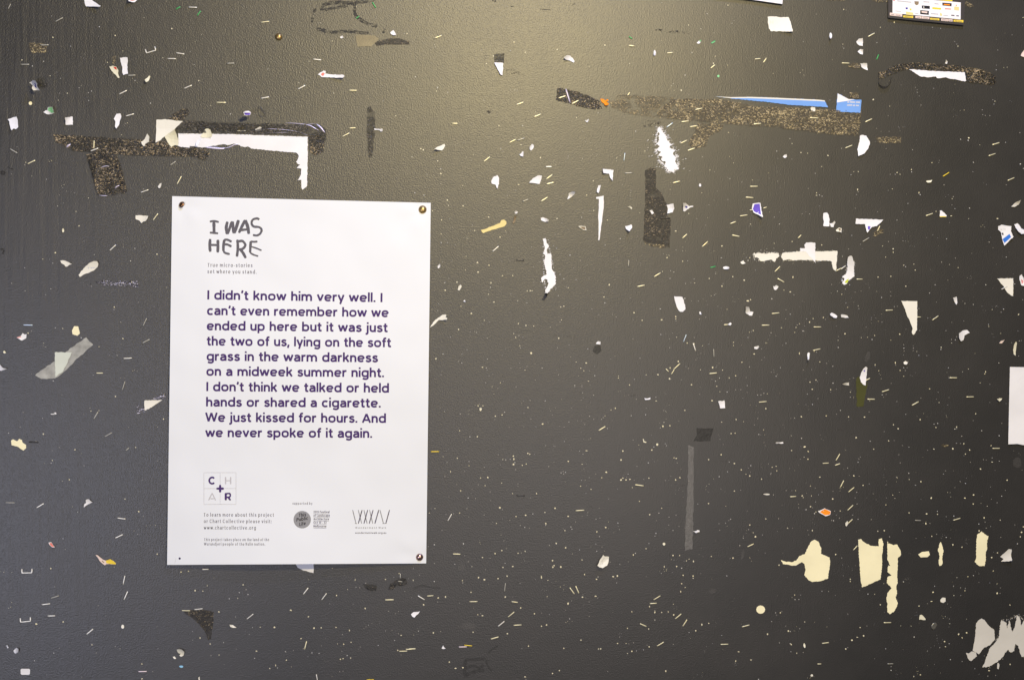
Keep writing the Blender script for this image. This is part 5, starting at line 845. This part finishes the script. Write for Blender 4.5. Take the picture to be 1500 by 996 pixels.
scrap('coral scrap', 'small coral red slanting scrap with a white rim', W_, [(71,794.5),(75,793.6),(79.5,800),(79.8,801.6),(76,801),(72,797)], curl=0.0012, parts=[('coral', [(72.2,795.4),(75,794.6),(79,800.2),(78.8,801),(76,800.3),(73,797)])])
scrap('cream clot under the poster middle', 'small cream clot with a dark shadow beside the lower half of the poster', C_, T(2,2,'508,985 520,980 528,990 520,1006 510,1003'))
scrap('orange scrap', 'bright orange pointed scrap with a white rim, above the cream bare patches', W_, [(1198.5,749),(1203,746.5),(1208,744),(1212.5,746.2),(1217,748.5),(1216.2,753.6),(1209,755.8),(1203,752.2)], parts=[('orange', [(1201,749.4),(1208,745.2),(1212.4,747),(1216.6,749.2),(1215.8,753),(1209,754.4),(1204,751.6)])], curl=0.001)
scrap('white sliver on a staple', 'small white oval sliver held by a slanting staple above the bare patches', 'ivory', T(4,3,'190,825 205,810 215,825 200,850 192,845'))
scrap('white tatter by the grey strip', 'small white tatter touching the thin grey strip', W_, T(3,3,'572,885 600,882 605,876 620,878 622,890 595,898'))
scrap('flat white oval', 'flat white oval scrap on the open dark area', 'ivory', TO(3,3,1110,616,24,6,-2))
scrap('white bar with bulbs', 'short white bar with a bulb at each end', W_, T(3,3,'1175,240 1183,235 1205,238 1230,234 1233,246 1215,248 1200,244 1180,248'))
scrap('cream crescent', 'tiny cream crescent in the dotted area', C_, T(3,3,'207,213 213,212 218,230 235,236 230,242 212,236'))
scrap('torn grey paper', 'large torn greyish paper remnant, the smooth one, low near the corner', 'grey', T(4,4,'1145,580 1165,555 1185,545 1205,555 1240,600 1275,625 1280,660 1280,700 1245,740 1200,760 1165,805 1140,790 1120,780 1130,720 1140,650'), curl=0.0002, crease=0, step=1.8)
scrap('grey paper stub', 'small ragged greyish stub at the foot of the smooth grey remnant', 'grey', T(4,4,'1070,795 1090,800 1110,785 1145,790 1150,820 1110,855 1095,850 1085,835'), curl=0.0002, crease=0, step=1.8)
scrap('shredded grey paper', 'largest shredded greyish paper remnant, running out at the lower side edge', 'grey', [(1439,977),(1444,965),(1449,950),(1459,939.5),(1463,933),(1464,925),(1465,915),(1467,908.4),(1474,911.5),(1475,920),(1479,906.5),(1480,916),(1483,925),(1487,915),(1490,900.5),(1494,905),(1496,917),(1500,908),(1506,902),(1545,905),(1545,950),(1515,958),(1500,961),(1497,961.8),(1494,955),(1491,945),(1487,942.6),(1486,953),(1480,955),(1477,951),(1472,955),(1469,962),(1459,970),(1449,976)], step=1.5, amp=0.6, curl=0.0002, crease=0)
scrap('grey shaving', 'thin grey shaving under the shredded paper remnant', 'grey', T(4,4,'1300,870 1308,868 1315,880 1310,915 1298,910'), curl=0)
scrap('grey torn triangle', 'light grey torn triangle above the shredded paper, beside the plank-shaped patch', 'grey', T(4,4,'1320,95 1350,70 1385,38 1405,42 1400,75 1406,125 1370,128 1325,132 1345,112'), step=2)
scrap('ivory dot', 'round ivory dot below the narrow bare patch', 'ivory', T(4,4,'883,410 900,392 922,395 922,420 905,432 885,425'), curl=0, crease=0)
scrap('cream rounded triangle', 'small rounded cream triangle above the silver tack', C_, T(4,4,'730,535 735,520 748,518 775,545 776,556 730,553'), curl=0, crease=0)
scrap('cream splinter', 'tiny upright cream splinter low on the wall beside dotted holes', C_, TO(3,4,1386,742,7,18,8))
scrap('crumpled cream paper ball', 'crumpled folded cream paper low on the wall below the dotted area', 'ivory', T(2,4,'1370,160 1385,125 1410,83 1425,92 1455,95 1452,125 1440,160 1410,177 1385,172'), base=0.002, crease=0.0025, curl=0.002, parts=[('grey', T(2,4,'1398,128 1420,100 1424,104 1404,134 1412,146 1408,150'), 'fold')])
scrap('small white beak', 'small white beak-shaped scrap below the copper-tacked corner', W_, T(2,4,'10,515 25,500 50,497 75,492 65,510 48,522 35,538 20,532'))
scrap('tiny white cone', 'tiny white cone-shaped scrap low beside the yellow staple', W_, T(2,4,'233,762 245,740 250,752 264,764 245,768'))
scrap('translucent corner under the poster', 'translucent grey corner sticking out from under the poster', 'cool', [(430,818),(459.5,818),(459.3,839),(455,838),(450.6,836.8),(442,834),(436,831)], base=0.00035, curl=0.0002, crease=0)
scrap('ragged white dash', 'ragged white dash low below the poster', 'ivory', T(1,4,'180,590 205,592 218,603 232,612 205,613 185,605'))
scrap('yellow and white crumb', 'yellow and white crumb cut by the bottom edge', 'ochre', T(1,4,'1180,988 1235,988 1235,1010 1185,1010'))
scrap('arrow scrap with yellow', 'pale arrow-shaped scrap with a yellow tail low beside the poster', 'pinkish', T(0,4,'697,82 710,83 728,98 745,112 770,122 805,112 828,125 845,140 845,152 800,148 776,148 765,158 750,148 735,135 718,110'), parts=[('ochre', T(0,4,'772,124 804,113 827,126 844,141 844,151 800,147 776,142')), ('brownish', T(0,4,'785,125 800,120 812,132 798,134')), ('brownish', T(0,4,'745,122 762,136 755,140 742,128'))], curl=0.0015)
scrap('white clot in the corner', 'small white clot near the lower corner, above the rounded white rectangle', 'cool', T(0,4,'98,780 108,768 120,758 135,765 133,790 115,800 105,795'), step=2)
scrap('white crumb by the clot', 'tiny white crumb beside the small clot in the lower corner', 'cool', T(0,4,'43,742 55,738 64,758 55,762'))
scrap('rounded white rectangle', 'rounded white rectangle near the bottom edge in the lower corner', W_, T(0,4,'150,918 158,911 212,911 220,918 218,950 208,955 158,955 151,948'), curl=0.0002, crease=0, amp=0.1)
scrap('white ring', 'white ring-shaped scrap with a dark centre low down', 'ivory', T(0,4,'1288,772 1305,767 1325,770 1345,788 1340,812 1320,824 1308,815 1318,802 1302,798 1292,785'))
scrap('crumb by the ring', 'small white crumb just below the ring-shaped scrap', 'ivory', T(0,4,'1260,825 1275,820 1285,838 1270,840'))
scrap('light blue fleck', 'light blue fleck below the white ring-shaped scrap', 'lightblue', TO(0,4,1322,895,15,8,-5))
scrap('cream seed', 'small cream seed-shaped fleck in the open lower area beside the poster', 'ivory', TO(0,4,895,604,11,15))
scrap('white stub at the bottom', 'thin white stub at the bottom edge below the ring-shaped scrap', 'ivory', T(0,4,'1447,975 1456,968 1460,1010 1450,1010'))
scrap('cream chip by the grey strip', 'single bright cream chip level with the thin grey strip, low', C_, TO(3,4,362,2,10,10))
scrap('lowest bright crumb', 'bright crumb near the bottom edge under the hand-shaped patch', 'ivory', TO(3,4,1440,960,10,9))
scrap('green speck', 'small green shaving beside the green confetti dot', 'green', T(3,0,'705,318 732,300 738,303 712,320'))

# frayed fibres around the papers that were torn off rather than cut
def frays(short_name, n, rng, spread, ln, m='white'):
    """N little fibre slivers scattered along the outline of the scrap whose label starts with SHORT_NAME"""
    o = next(t for t in THINGS if t['label'].startswith(short_name)); me = o.data
    bd = [v.co.copy() for v in me.vertices[: len(me.vertices) // 2]]
    pol = FRAY[short_name]; r = hsh(short_name, 7); co = []; fa = []; k = len(pol)
    for _ in range(n):
        i = r.randrange(k); a = pol[i]; b = pol[(i + 1) % k]; t = r.random()
        x, y = a[0] + (b[0] - a[0]) * t, a[1] + (b[1] - a[1]) * t
        dx, dy = b[1] - a[1], a[0] - b[0]; L = math.hypot(dx, dy) or 1
        d = r.choice((0, 0, 0, r.expovariate(1) * spread)); x += dx / L * d; y += dy / L * d
        an = r.uniform(*rng) + (0 if dx / L > 0 else 180); l = ln * r.uniform(0.3, 1.3) * (0.5 if d else 1); w_ = r.uniform(0.18, 0.45)
        ux, uy = math.cos(R(an)), -math.sin(R(an)); base = len(co); h = 0.0006 + r.random() * 0.0003
        co += [P(x - uy * w_, y + ux * w_, 0.0004), P(x + uy * w_, y - ux * w_, 0.0004), P(x + ux * l, y + uy * l, h), P(x - ux * l * .3, y - uy * l * .3, h)]
        fa += [(base, base + 1, base + 2), (base + 1, base, base + 3)]
    me2 = bpy.data.meshes.new('paper_fibres'); me2.from_pydata([c - o.location for c in co], [], fa); me2.update()
    f = link('paper_fibres', me2, M[m], o); f['kind'] = 'stuff'
FRAY = {
 'large feathered': [(966,186),(975,198),(983,212),(988,222),(991,231),(993,242),(988,250),(980,253),(975,243),(966,235),(962,222),(961,210),(963,196)],
 'ragged white streak': [(797,350),(803,360),(807,375),(812,400),(813.5,414),(803,428),(799,420),(797,404),(797,385),(796,368)],
 'ragged level bar of torn white paper, first': [(1103,371),(1120,370),(1141,371),(1139,378),(1120,382),(1105,380)],
 'ragged white paper bar': [(1144,376),(1147,370),(1185,368.5),(1226,367.8),(1226,380),(1200,382),(1170,381),(1150,382)],
 'torn white plume': [(1243,376),(1251,385),(1251,403),(1243,411),(1236,417),(1234,410),(1240,399)],
 'largest shredded': [(1444,965),(1463,930),(1467,908),(1480,906),(1490,901),(1500,908),(1500,961),(1491,945),(1477,951),(1459,970)],
}
frays('large feathered', 240, (-5, 45), 3.0, 4.5)
frays('ragged white streak', 110, (-30, 30), 3.5, 2.2)
frays('ragged level bar of torn white paper, first', 90, (40, 140), 2.5, 2.0, 'ivory')
frays('ragged white paper bar', 120, (40, 140), 1.8, 2.0, 'ivory')
frays('torn white plume', 60, (-40, 40), 2.0, 2.5)
frays('largest shredded', 90, (40, 110), 2.5, 3.0, 'grey')

# the framed flyer at the top
def flyer():
    pts = [(1301,-60),(1301,26.4),(1330,29.5),(1411.4,37.4),(1413.4,6),(1414,-60)]
    lift = lambda x, y: 0.0035 + 0.00001 * (y + 20)
    o = link('sponsor_flyer', sheet_mesh('sponsor_flyer', pts, lift, 0.0004, 20), M['flyer'])
    tag(o, 'dark-edged flyer printed with rows of small sponsor logos, cut by the top edge', 'flyer'); cw = P(1357, 5); rebase(o, cw)
    LAND.append((1357, 5, 'framed flyer'))
    def pt(name, m, s, z, k=10.714, ox=1290, oy=0):
        a = link(name, sheet_mesh(name, Z(ox, oy, k, s), lambda x, y: lift(x, y) + z, 0.00003, 30), M[m], o)
        for v in a.data.vertices: v.co -= cw
    pt('white_panel', 'white', '190,-200 186,210 1255,312 1258,45 700,-5 700,-200', 0.0001)
    for s in ('145,203 340,225 338,268 145,247', '545,255 640,262 640,298 545,288', '645,262 765,275 765,308 645,298', '950,295 1055,305 1055,340 950,330', '1062,305 1130,310 1128,345 1062,338'): pt('caption_strip', 'pinkish', s, 0.0002)
    for s in ('355,248 512,262 508,290 355,277', '778,285 922,298 920,325 778,313', '1145,315 1298,322 1298,358 1145,345', '912,-20 1125,0 1125,30 912,8'): pt('caption_strip', 'ochre', s, 0.0002)
    for m, s in (('red', '195,-10 220,-8 220,18 200,18'), ('brownish', '530,25 600,30 595,75 565,90 535,70'), ('dark', '645,92 772,100 772,148 648,138'), ('dark', '968,48 1115,58 1112,106 970,92'), ('dark', '622,165 758,178 755,240 620,228'),
                 ('ochre', '812,118 950,132 950,158 812,148'), ('navy', '392,122 425,124 425,152 395,150'), ('ochre', '455,138 485,142 482,172 458,168'), ('yellowstrip', '395,185 510,205 515,250 398,235'), ('yellowstrip', '935,205 965,225 960,258 928,250'),
                 ('yellowstrip', '1155,110 1230,115 1228,170 1155,165')): pt('sponsor_logo', m, s, 0.0002)
    for m, s in (('orange', '990,66 1090,74 1088,92 990,84'), ('pinkish', '640,180 735,188 730,215 645,205'), ('grey', '665,108 685,110 685,130 668,128'), ('coral', '1010,135 1105,142 1105,155 1010,150'), ('greyink', '1108,238 1160,242 1158,258 1108,254'),
                 ('greyink', '1188,245 1228,248 1228,264 1188,260'), ('paleink', '260,10 480,35 480,48 262,25'), ('paleink', '230,172 320,182 320,190 230,182'), ('paleink', '790,208 905,222 905,236 790,224'), ('paleink', '672,25 765,32 765,46 672,40'),
                 ('paleink', '845,55 910,62 910,76 845,70'), ('paleink', '540,208 595,214 595,224 540,218'), ('paleink', '985,240 1060,250 1060,258 985,250'), ('orange', '1180,80 1195,82 1193,104 1180,102')): pt('logo_wordmark', m, s, 0.0003)
    for s in ('165,228 210,233 210,240 165,235', '240,238 310,246 310,253 240,245', '565,272 620,277 620,283 565,278', '665,283 745,290 745,297 665,290', '965,312 1040,318 1040,326 965,320', '1075,320 1118,324 1118,331 1075,327', '375,263 490,272 490,278 375,270', '795,298 900,307 900,313 795,305', '1165,330 1275,338 1275,346 1165,338'): pt('caption_text', 'greyink', s, 0.0003)
flyer()

# ------------------------------------------------------------------ staples
STD = 0.0088
def staple_mesh(length, legs, bow, wid=0.00108):
    """flat staple wire: crown, and the two legs going back to the wall (or bent flat beside it)"""
    h = length / 2; t = 0.0005; bm = bmesh.new()
    path = [(-h, 0.0, 0.0015), (-h, 0.0, -0.0006), (-h * 0.93, 0.0, -0.00085)]
    for i in range(5): u = -0.6 + 0.3 * i; path.append((h * u, 0.0, -0.0009 - bow * (1 - u * u)))
    path += [(h * 0.93, 0.0, -0.00085), (h, 0.0, -0.0006), (h, 0.0, 0.0015)]
    if legs == 'open':
        path = [(-h, legs_len, -0.0008) for legs_len in (0.0045, 0.0015)] + [(-h * .95, 0, -0.0009)] + [(h * u, 0.0, -0.0009) for u in (-.6, -.2, .2, .6)] + [(h * .95, 0, -0.0009), (h, 0.0015, -0.0008), (h, 0.0045, -0.0008)]
    prev = None; n = len(path)
    for i, p in enumerate(path):
        a = Vector(path[max(0, i - 1)]); b = Vector(path[min(n - 1, i + 1)]); d = (b - a).normalized()
        if legs == 'open': s = Vector((0, 1, 0)).cross(d); s = Vector((-d.z, 0, d.x)); side = Vector((0, 0, 0)); up = Vector((0, -1, 0))
        P_ = Vector((p[0], p[2], p[1]))
        dd = Vector((d.x, d.z, d.y)); side = dd.cross(Vector((0, 1, 0)) if legs == 'open' else Vector((0, 0, 1)))
        if legs == 'open': up = Vector((0, 1, 0)); s1 = dd.cross(up).normalized(); s2 = up
        else: s1 = Vector((0, 0, 1)); s2 = dd.cross(s1).normalized()
        ring = [bm.verts.new(P_ + s1 * wid / 2 * ca + s2 * t / 2 * sa) for ca, sa in ((1, .6), (.6, 1), (-.6, 1), (-1, .6), (-1, -.6), (-.6, -1), (.6, -1), (1, -.6))]
        if prev:
            for k in range(8): bm.faces.new((prev[k], prev[(k + 1) % 8], ring[(k + 1) % 8], ring[k]))
        else: bm.faces.new(ring)
        prev = ring
    bm.faces.new(prev[::-1]); bmesh.ops.recalc_face_normals(bm, faces=bm.faces)
    me = bpy.data.meshes.new('staple'); bm.to_mesh(me); bm.free()
    for p in me.polygons: p.use_smooth = True
    return me
SM = {}
def get_staple(m, legs, v):
    k = (m, legs, v)
    if k not in SM:
        SM[k] = staple_mesh(STD, legs, (0, 0.0001, -0.0001)[v]); SM[k].materials.append(M[m])
    return SM[k]
# tile: x,y,angle[,material[,length factor]]   s steel  b brassy  d dull  g green  u bluish  y yellow  l lilac  k painted over  o open legs
ST = {
 (0,0): '432,147,30,d 182,473,1,d 898,676,28 1372,636,24,s 948,841,16 1253,431,0,s 1315,393,-8,s 1407,57,-1 960,552,3,d,.9 325,331,2,d 70,50,65,d,.7 1300,62,30,g,.6 1452,100,55,g,.7 1103,380,18,o',
 (1,0): '440,163,9,b 188,465,3,d,.9 820,438,-5 706,640,29 1080,662,0,b 120,750,0,b,1.15 440,715,11,s 268,957,0,s,1.1 1077,936,4,b,.8 1030,985,28,b 1235,40,-58,g,.8 1115,130,40,g,.5',
 (2,0): '208,272,21,b 805,757,20,b 932,845,23,b 330,903,-2,b,.8 1113,710,18,b 1208,747,28,b',
 (3,0): '125,337,-5,b,.8 720,308,30,g,.6 1045,432,6,b,.75 1097,442,55,b,.75 718,487,38,b,.7 515,888,8,b 578,923,9,b 615,797,13,b 403,914,36,u 1042,905,5,b 1455,862,-2,b,1.1 103,688,52,b,.5 405,388,8,b,.8 118,278,-35,g,.5',
 (4,0): '380,257,29,b 360,880,25,b 192,463,-1,b 425,418,66,g,.7',
 (0,1): '230,188,27,b 100,107,-30,d 1055,400,20,s 1308,320,62,b,1.1 1135,587,55,b 823,812,44 690,97,22 686,60,88,b 1262,197,35,d,.8',
 (2,1): '750,35,27,b 812,22,18,d 563,167,38,b 1015,222,2,s,.8 1018,296,36,b 1025,342,14,b 983,458,32,b 845,467,20,d,.8 627,820,41 807,903,1,k 1185,400,0,d,.01',
 (3,1): '505,40,26,b 560,95,20,b 103,268,3,d 452,333,14,b 1017,365,1,b 985,446,-3,b 943,577,8,b 865,629,20,b,.8 512,727,42,b,.8 660,785,42,b 885,725,-10,b 72,150,82,u 1188,967,44,b 718,952,15,g,.7 1350,730,45,b,.6 103,925,86,d,.8 995,537,5,b,.35 1098,520,20,b,.5 370,597,0,k,1.3',
 (4,1): '215,75,22,b 1288,54,17,b 1260,134,19,b 925,277,32,y 1398,312,23,b 803,570,19,b 340,753,31,d 432,672,64,b,.8 175,955,36,s,.8 142,970,27,b,.8',
 (0,2): '204,379,-2,u,1.1 1057,358,65,d,1.05 1065,497,28,d 932,621,3,s 727,729,-1,b,.8 902,822,73,d,1.1',
 (3,2): '193,94,11,b 312,13,31,b 1213,53,-29,b 1175,293,6,b 1102,380,1,b 513,475,68,u 583,540,-72,s 724,583,-88,d 455,680,42,b,1.1 425,720,58,b,.7 720,730,5,b 1082,938,5,b 1480,393,0,b 1475,558,12,b 815,376,5,b,.6 385,708,-45,b,.5',
 (4,2): '293,45,0,b,.8 510,271,3,b 846,327,34,b 483,857,17,b 978,763,-1,b 378,919,-1,b 700,950,28,b 1100,902,1,b 1350,108,25,s,.9 728,321,0,b,.5 352,775,26,b,.7',
 (0,3): '700,42,60,d,1.0 790,182,29,d 75,677,-2,d,1.1 293,699,31,s 886,792,-9,s 868,922,26,s 930,287,40,d,.5 385,32,0,s,.5',
 (2,3): '185,305,0,y,1.05 1403,136,31,b 810,625,-2,k 1242,733,3,b,1.1 292,785,60,s',
 (3,3): '182,550,-8,b,1.1 1303,632,3,b,.8 993,987,24,b,.9',
 (4,3): '135,345,58,b 47,389,3,b,.8 133,398,18,b,.7 165,540,62,b 233,582,38,b 226,713,41,b 226,812,42,b,.8 1290,281,0,b 720,806,-3,d,.8 1003,797,15,b',
 (0,4): '197,212,0,o 187,567,4,o 905,265,79,s,1.1 918,378,67,s,1.1 335,440,5,s 375,525,0,s,.9 655,641,39,s 1040,930,0,l 1448,476,6,s 1357,487,-3,b 400,388,17,d',
 (1,4): '736,345,52,s 870,385,53,s 1347,408,0,b,1.05 330,530,38,s 735,740,76,b 1447,782,0,b 1490,768,0,b,.8 818,975,-80,s,.8 5,186,0,s,.8 1425,275,-10,d,.6 1426,235,88,d,.6',
 (2,4): '343,75,-3,b,.95 85,393,-32,s 150,379,3,b,.8 466,421,0,b 695,318,83,d,1.05 766,424,-9,b,.8 740,515,38,b 668,583,38,s 787,592,1,b 620,686,14,b 388,751,0,l 427,741,-7,y 1185,343,-54,b 1223,335,-66,b 20,765,0,b,.8',
 (3,4): '310,393,29,b 283,434,2,b,.9 465,528,38,b 513,576,56,b 210,592,-24,b,.9 335,730,29,b 957,598,13,b 802,732,0,b',
 (4,4): '497,574,0,b 45,722,6,b,.9 262,30,46,b,.8 518,874,0,d,.8 0,875,0,b,.5',
}
CODE = {'s': 'steel', 'b': 'brasswire', 'd': 'dullsteel', 'g': 'paintedgreen', 'u': 'bluesteel', 'y': 'yellowwire', 'l': 'lilacwire', 'k': 'blackwire', 'o': 'steel'}
WORD = {'s': 'bright steel', 'b': 'brassy', 'd': 'dull grey', 'g': 'green', 'u': 'bluish', 'y': 'yellow', 'l': 'pale pinkish', 'k': 'painted-over black', 'o': 'open'}
used_labels = set()
def describe(px, py, ang, code, k):
    a = ((ang + 90) % 180) - 90
    tilt = 'level' if abs(a) < 4 else ('upright' if abs(a) > 75 else ('steep ' if abs(a) > 48 else 'slanting'))
    size = 'short ' if k < 0.75 else ''
    near = sorted(LAND, key=lambda q: (q[0] - px) ** 2 + (q[1] - py) ** 2)
    def rel(q):
        dx, dy = px - q[0], py - q[1]
        if q[2] == 'story poster': return 'around'
        if abs(dy) > 2.2 * abs(dx): return 'above' if dy < 0 else 'below'
        if abs(dx) > 2.2 * abs(dy): return 'to the right of' if dx > 0 else 'to the left of'
        return ('above' if dy < 0 else 'below') + (' and right of' if dx > 0 else ' and left of')
    near = [q for q in near if q[2] != 'story poster'][:9]
    for q in near[:4]:
        s = f'{size}{tilt.strip()} {WORD[code]} staple {rel(q)} the {q[2]}'
        if s not in used_labels and len(s.split()) <= 16: used_labels.add(s); return s
    for i, q in enumerate(near):
        for q2 in near[i + 1:]:
            s = f'{size}{tilt.strip()} {WORD[code]} staple near the {q[2]} and the {q2[2]}'
            if s not in used_labels and len(s.split()) <= 16: used_labels.add(s); return s
    return s
first = None
for (c, row), s in ST.items():
    for qq in s.split():
        f = qq.split(','); x, y, a = float(f[0]), float(f[1]), float(f[2]); code = f[3] if len(f) > 3 else 's'; k = float(f[4]) if len(f) > 4 else 1.0
        if k < 0.1: continue
        px, py = 300 * c + x / 4.98, [0, 200, 400, 600, 796][row] + y / 4.98
        r = hsh(px, py)
        me = get_staple(CODE[code], 'open' if code == 'o' else 'std', r.randrange(3))
        if first is None: o = first = bpy.data.objects.new('staple', me)
        else: o = first.copy(); o.data = me
        sc.collection.objects.link(o)
        o.location = P(px, py, 0.00015); o.scale = (k, 1, r.uniform(0.85, 1.1)); o.rotation_euler = (0, -R(a), 0)
        if code == 'o': o.scale = (1.25, 1, 1)
        tag(o, describe(px, py, a, code, k), 'staple', 'staples driven into the black wall')
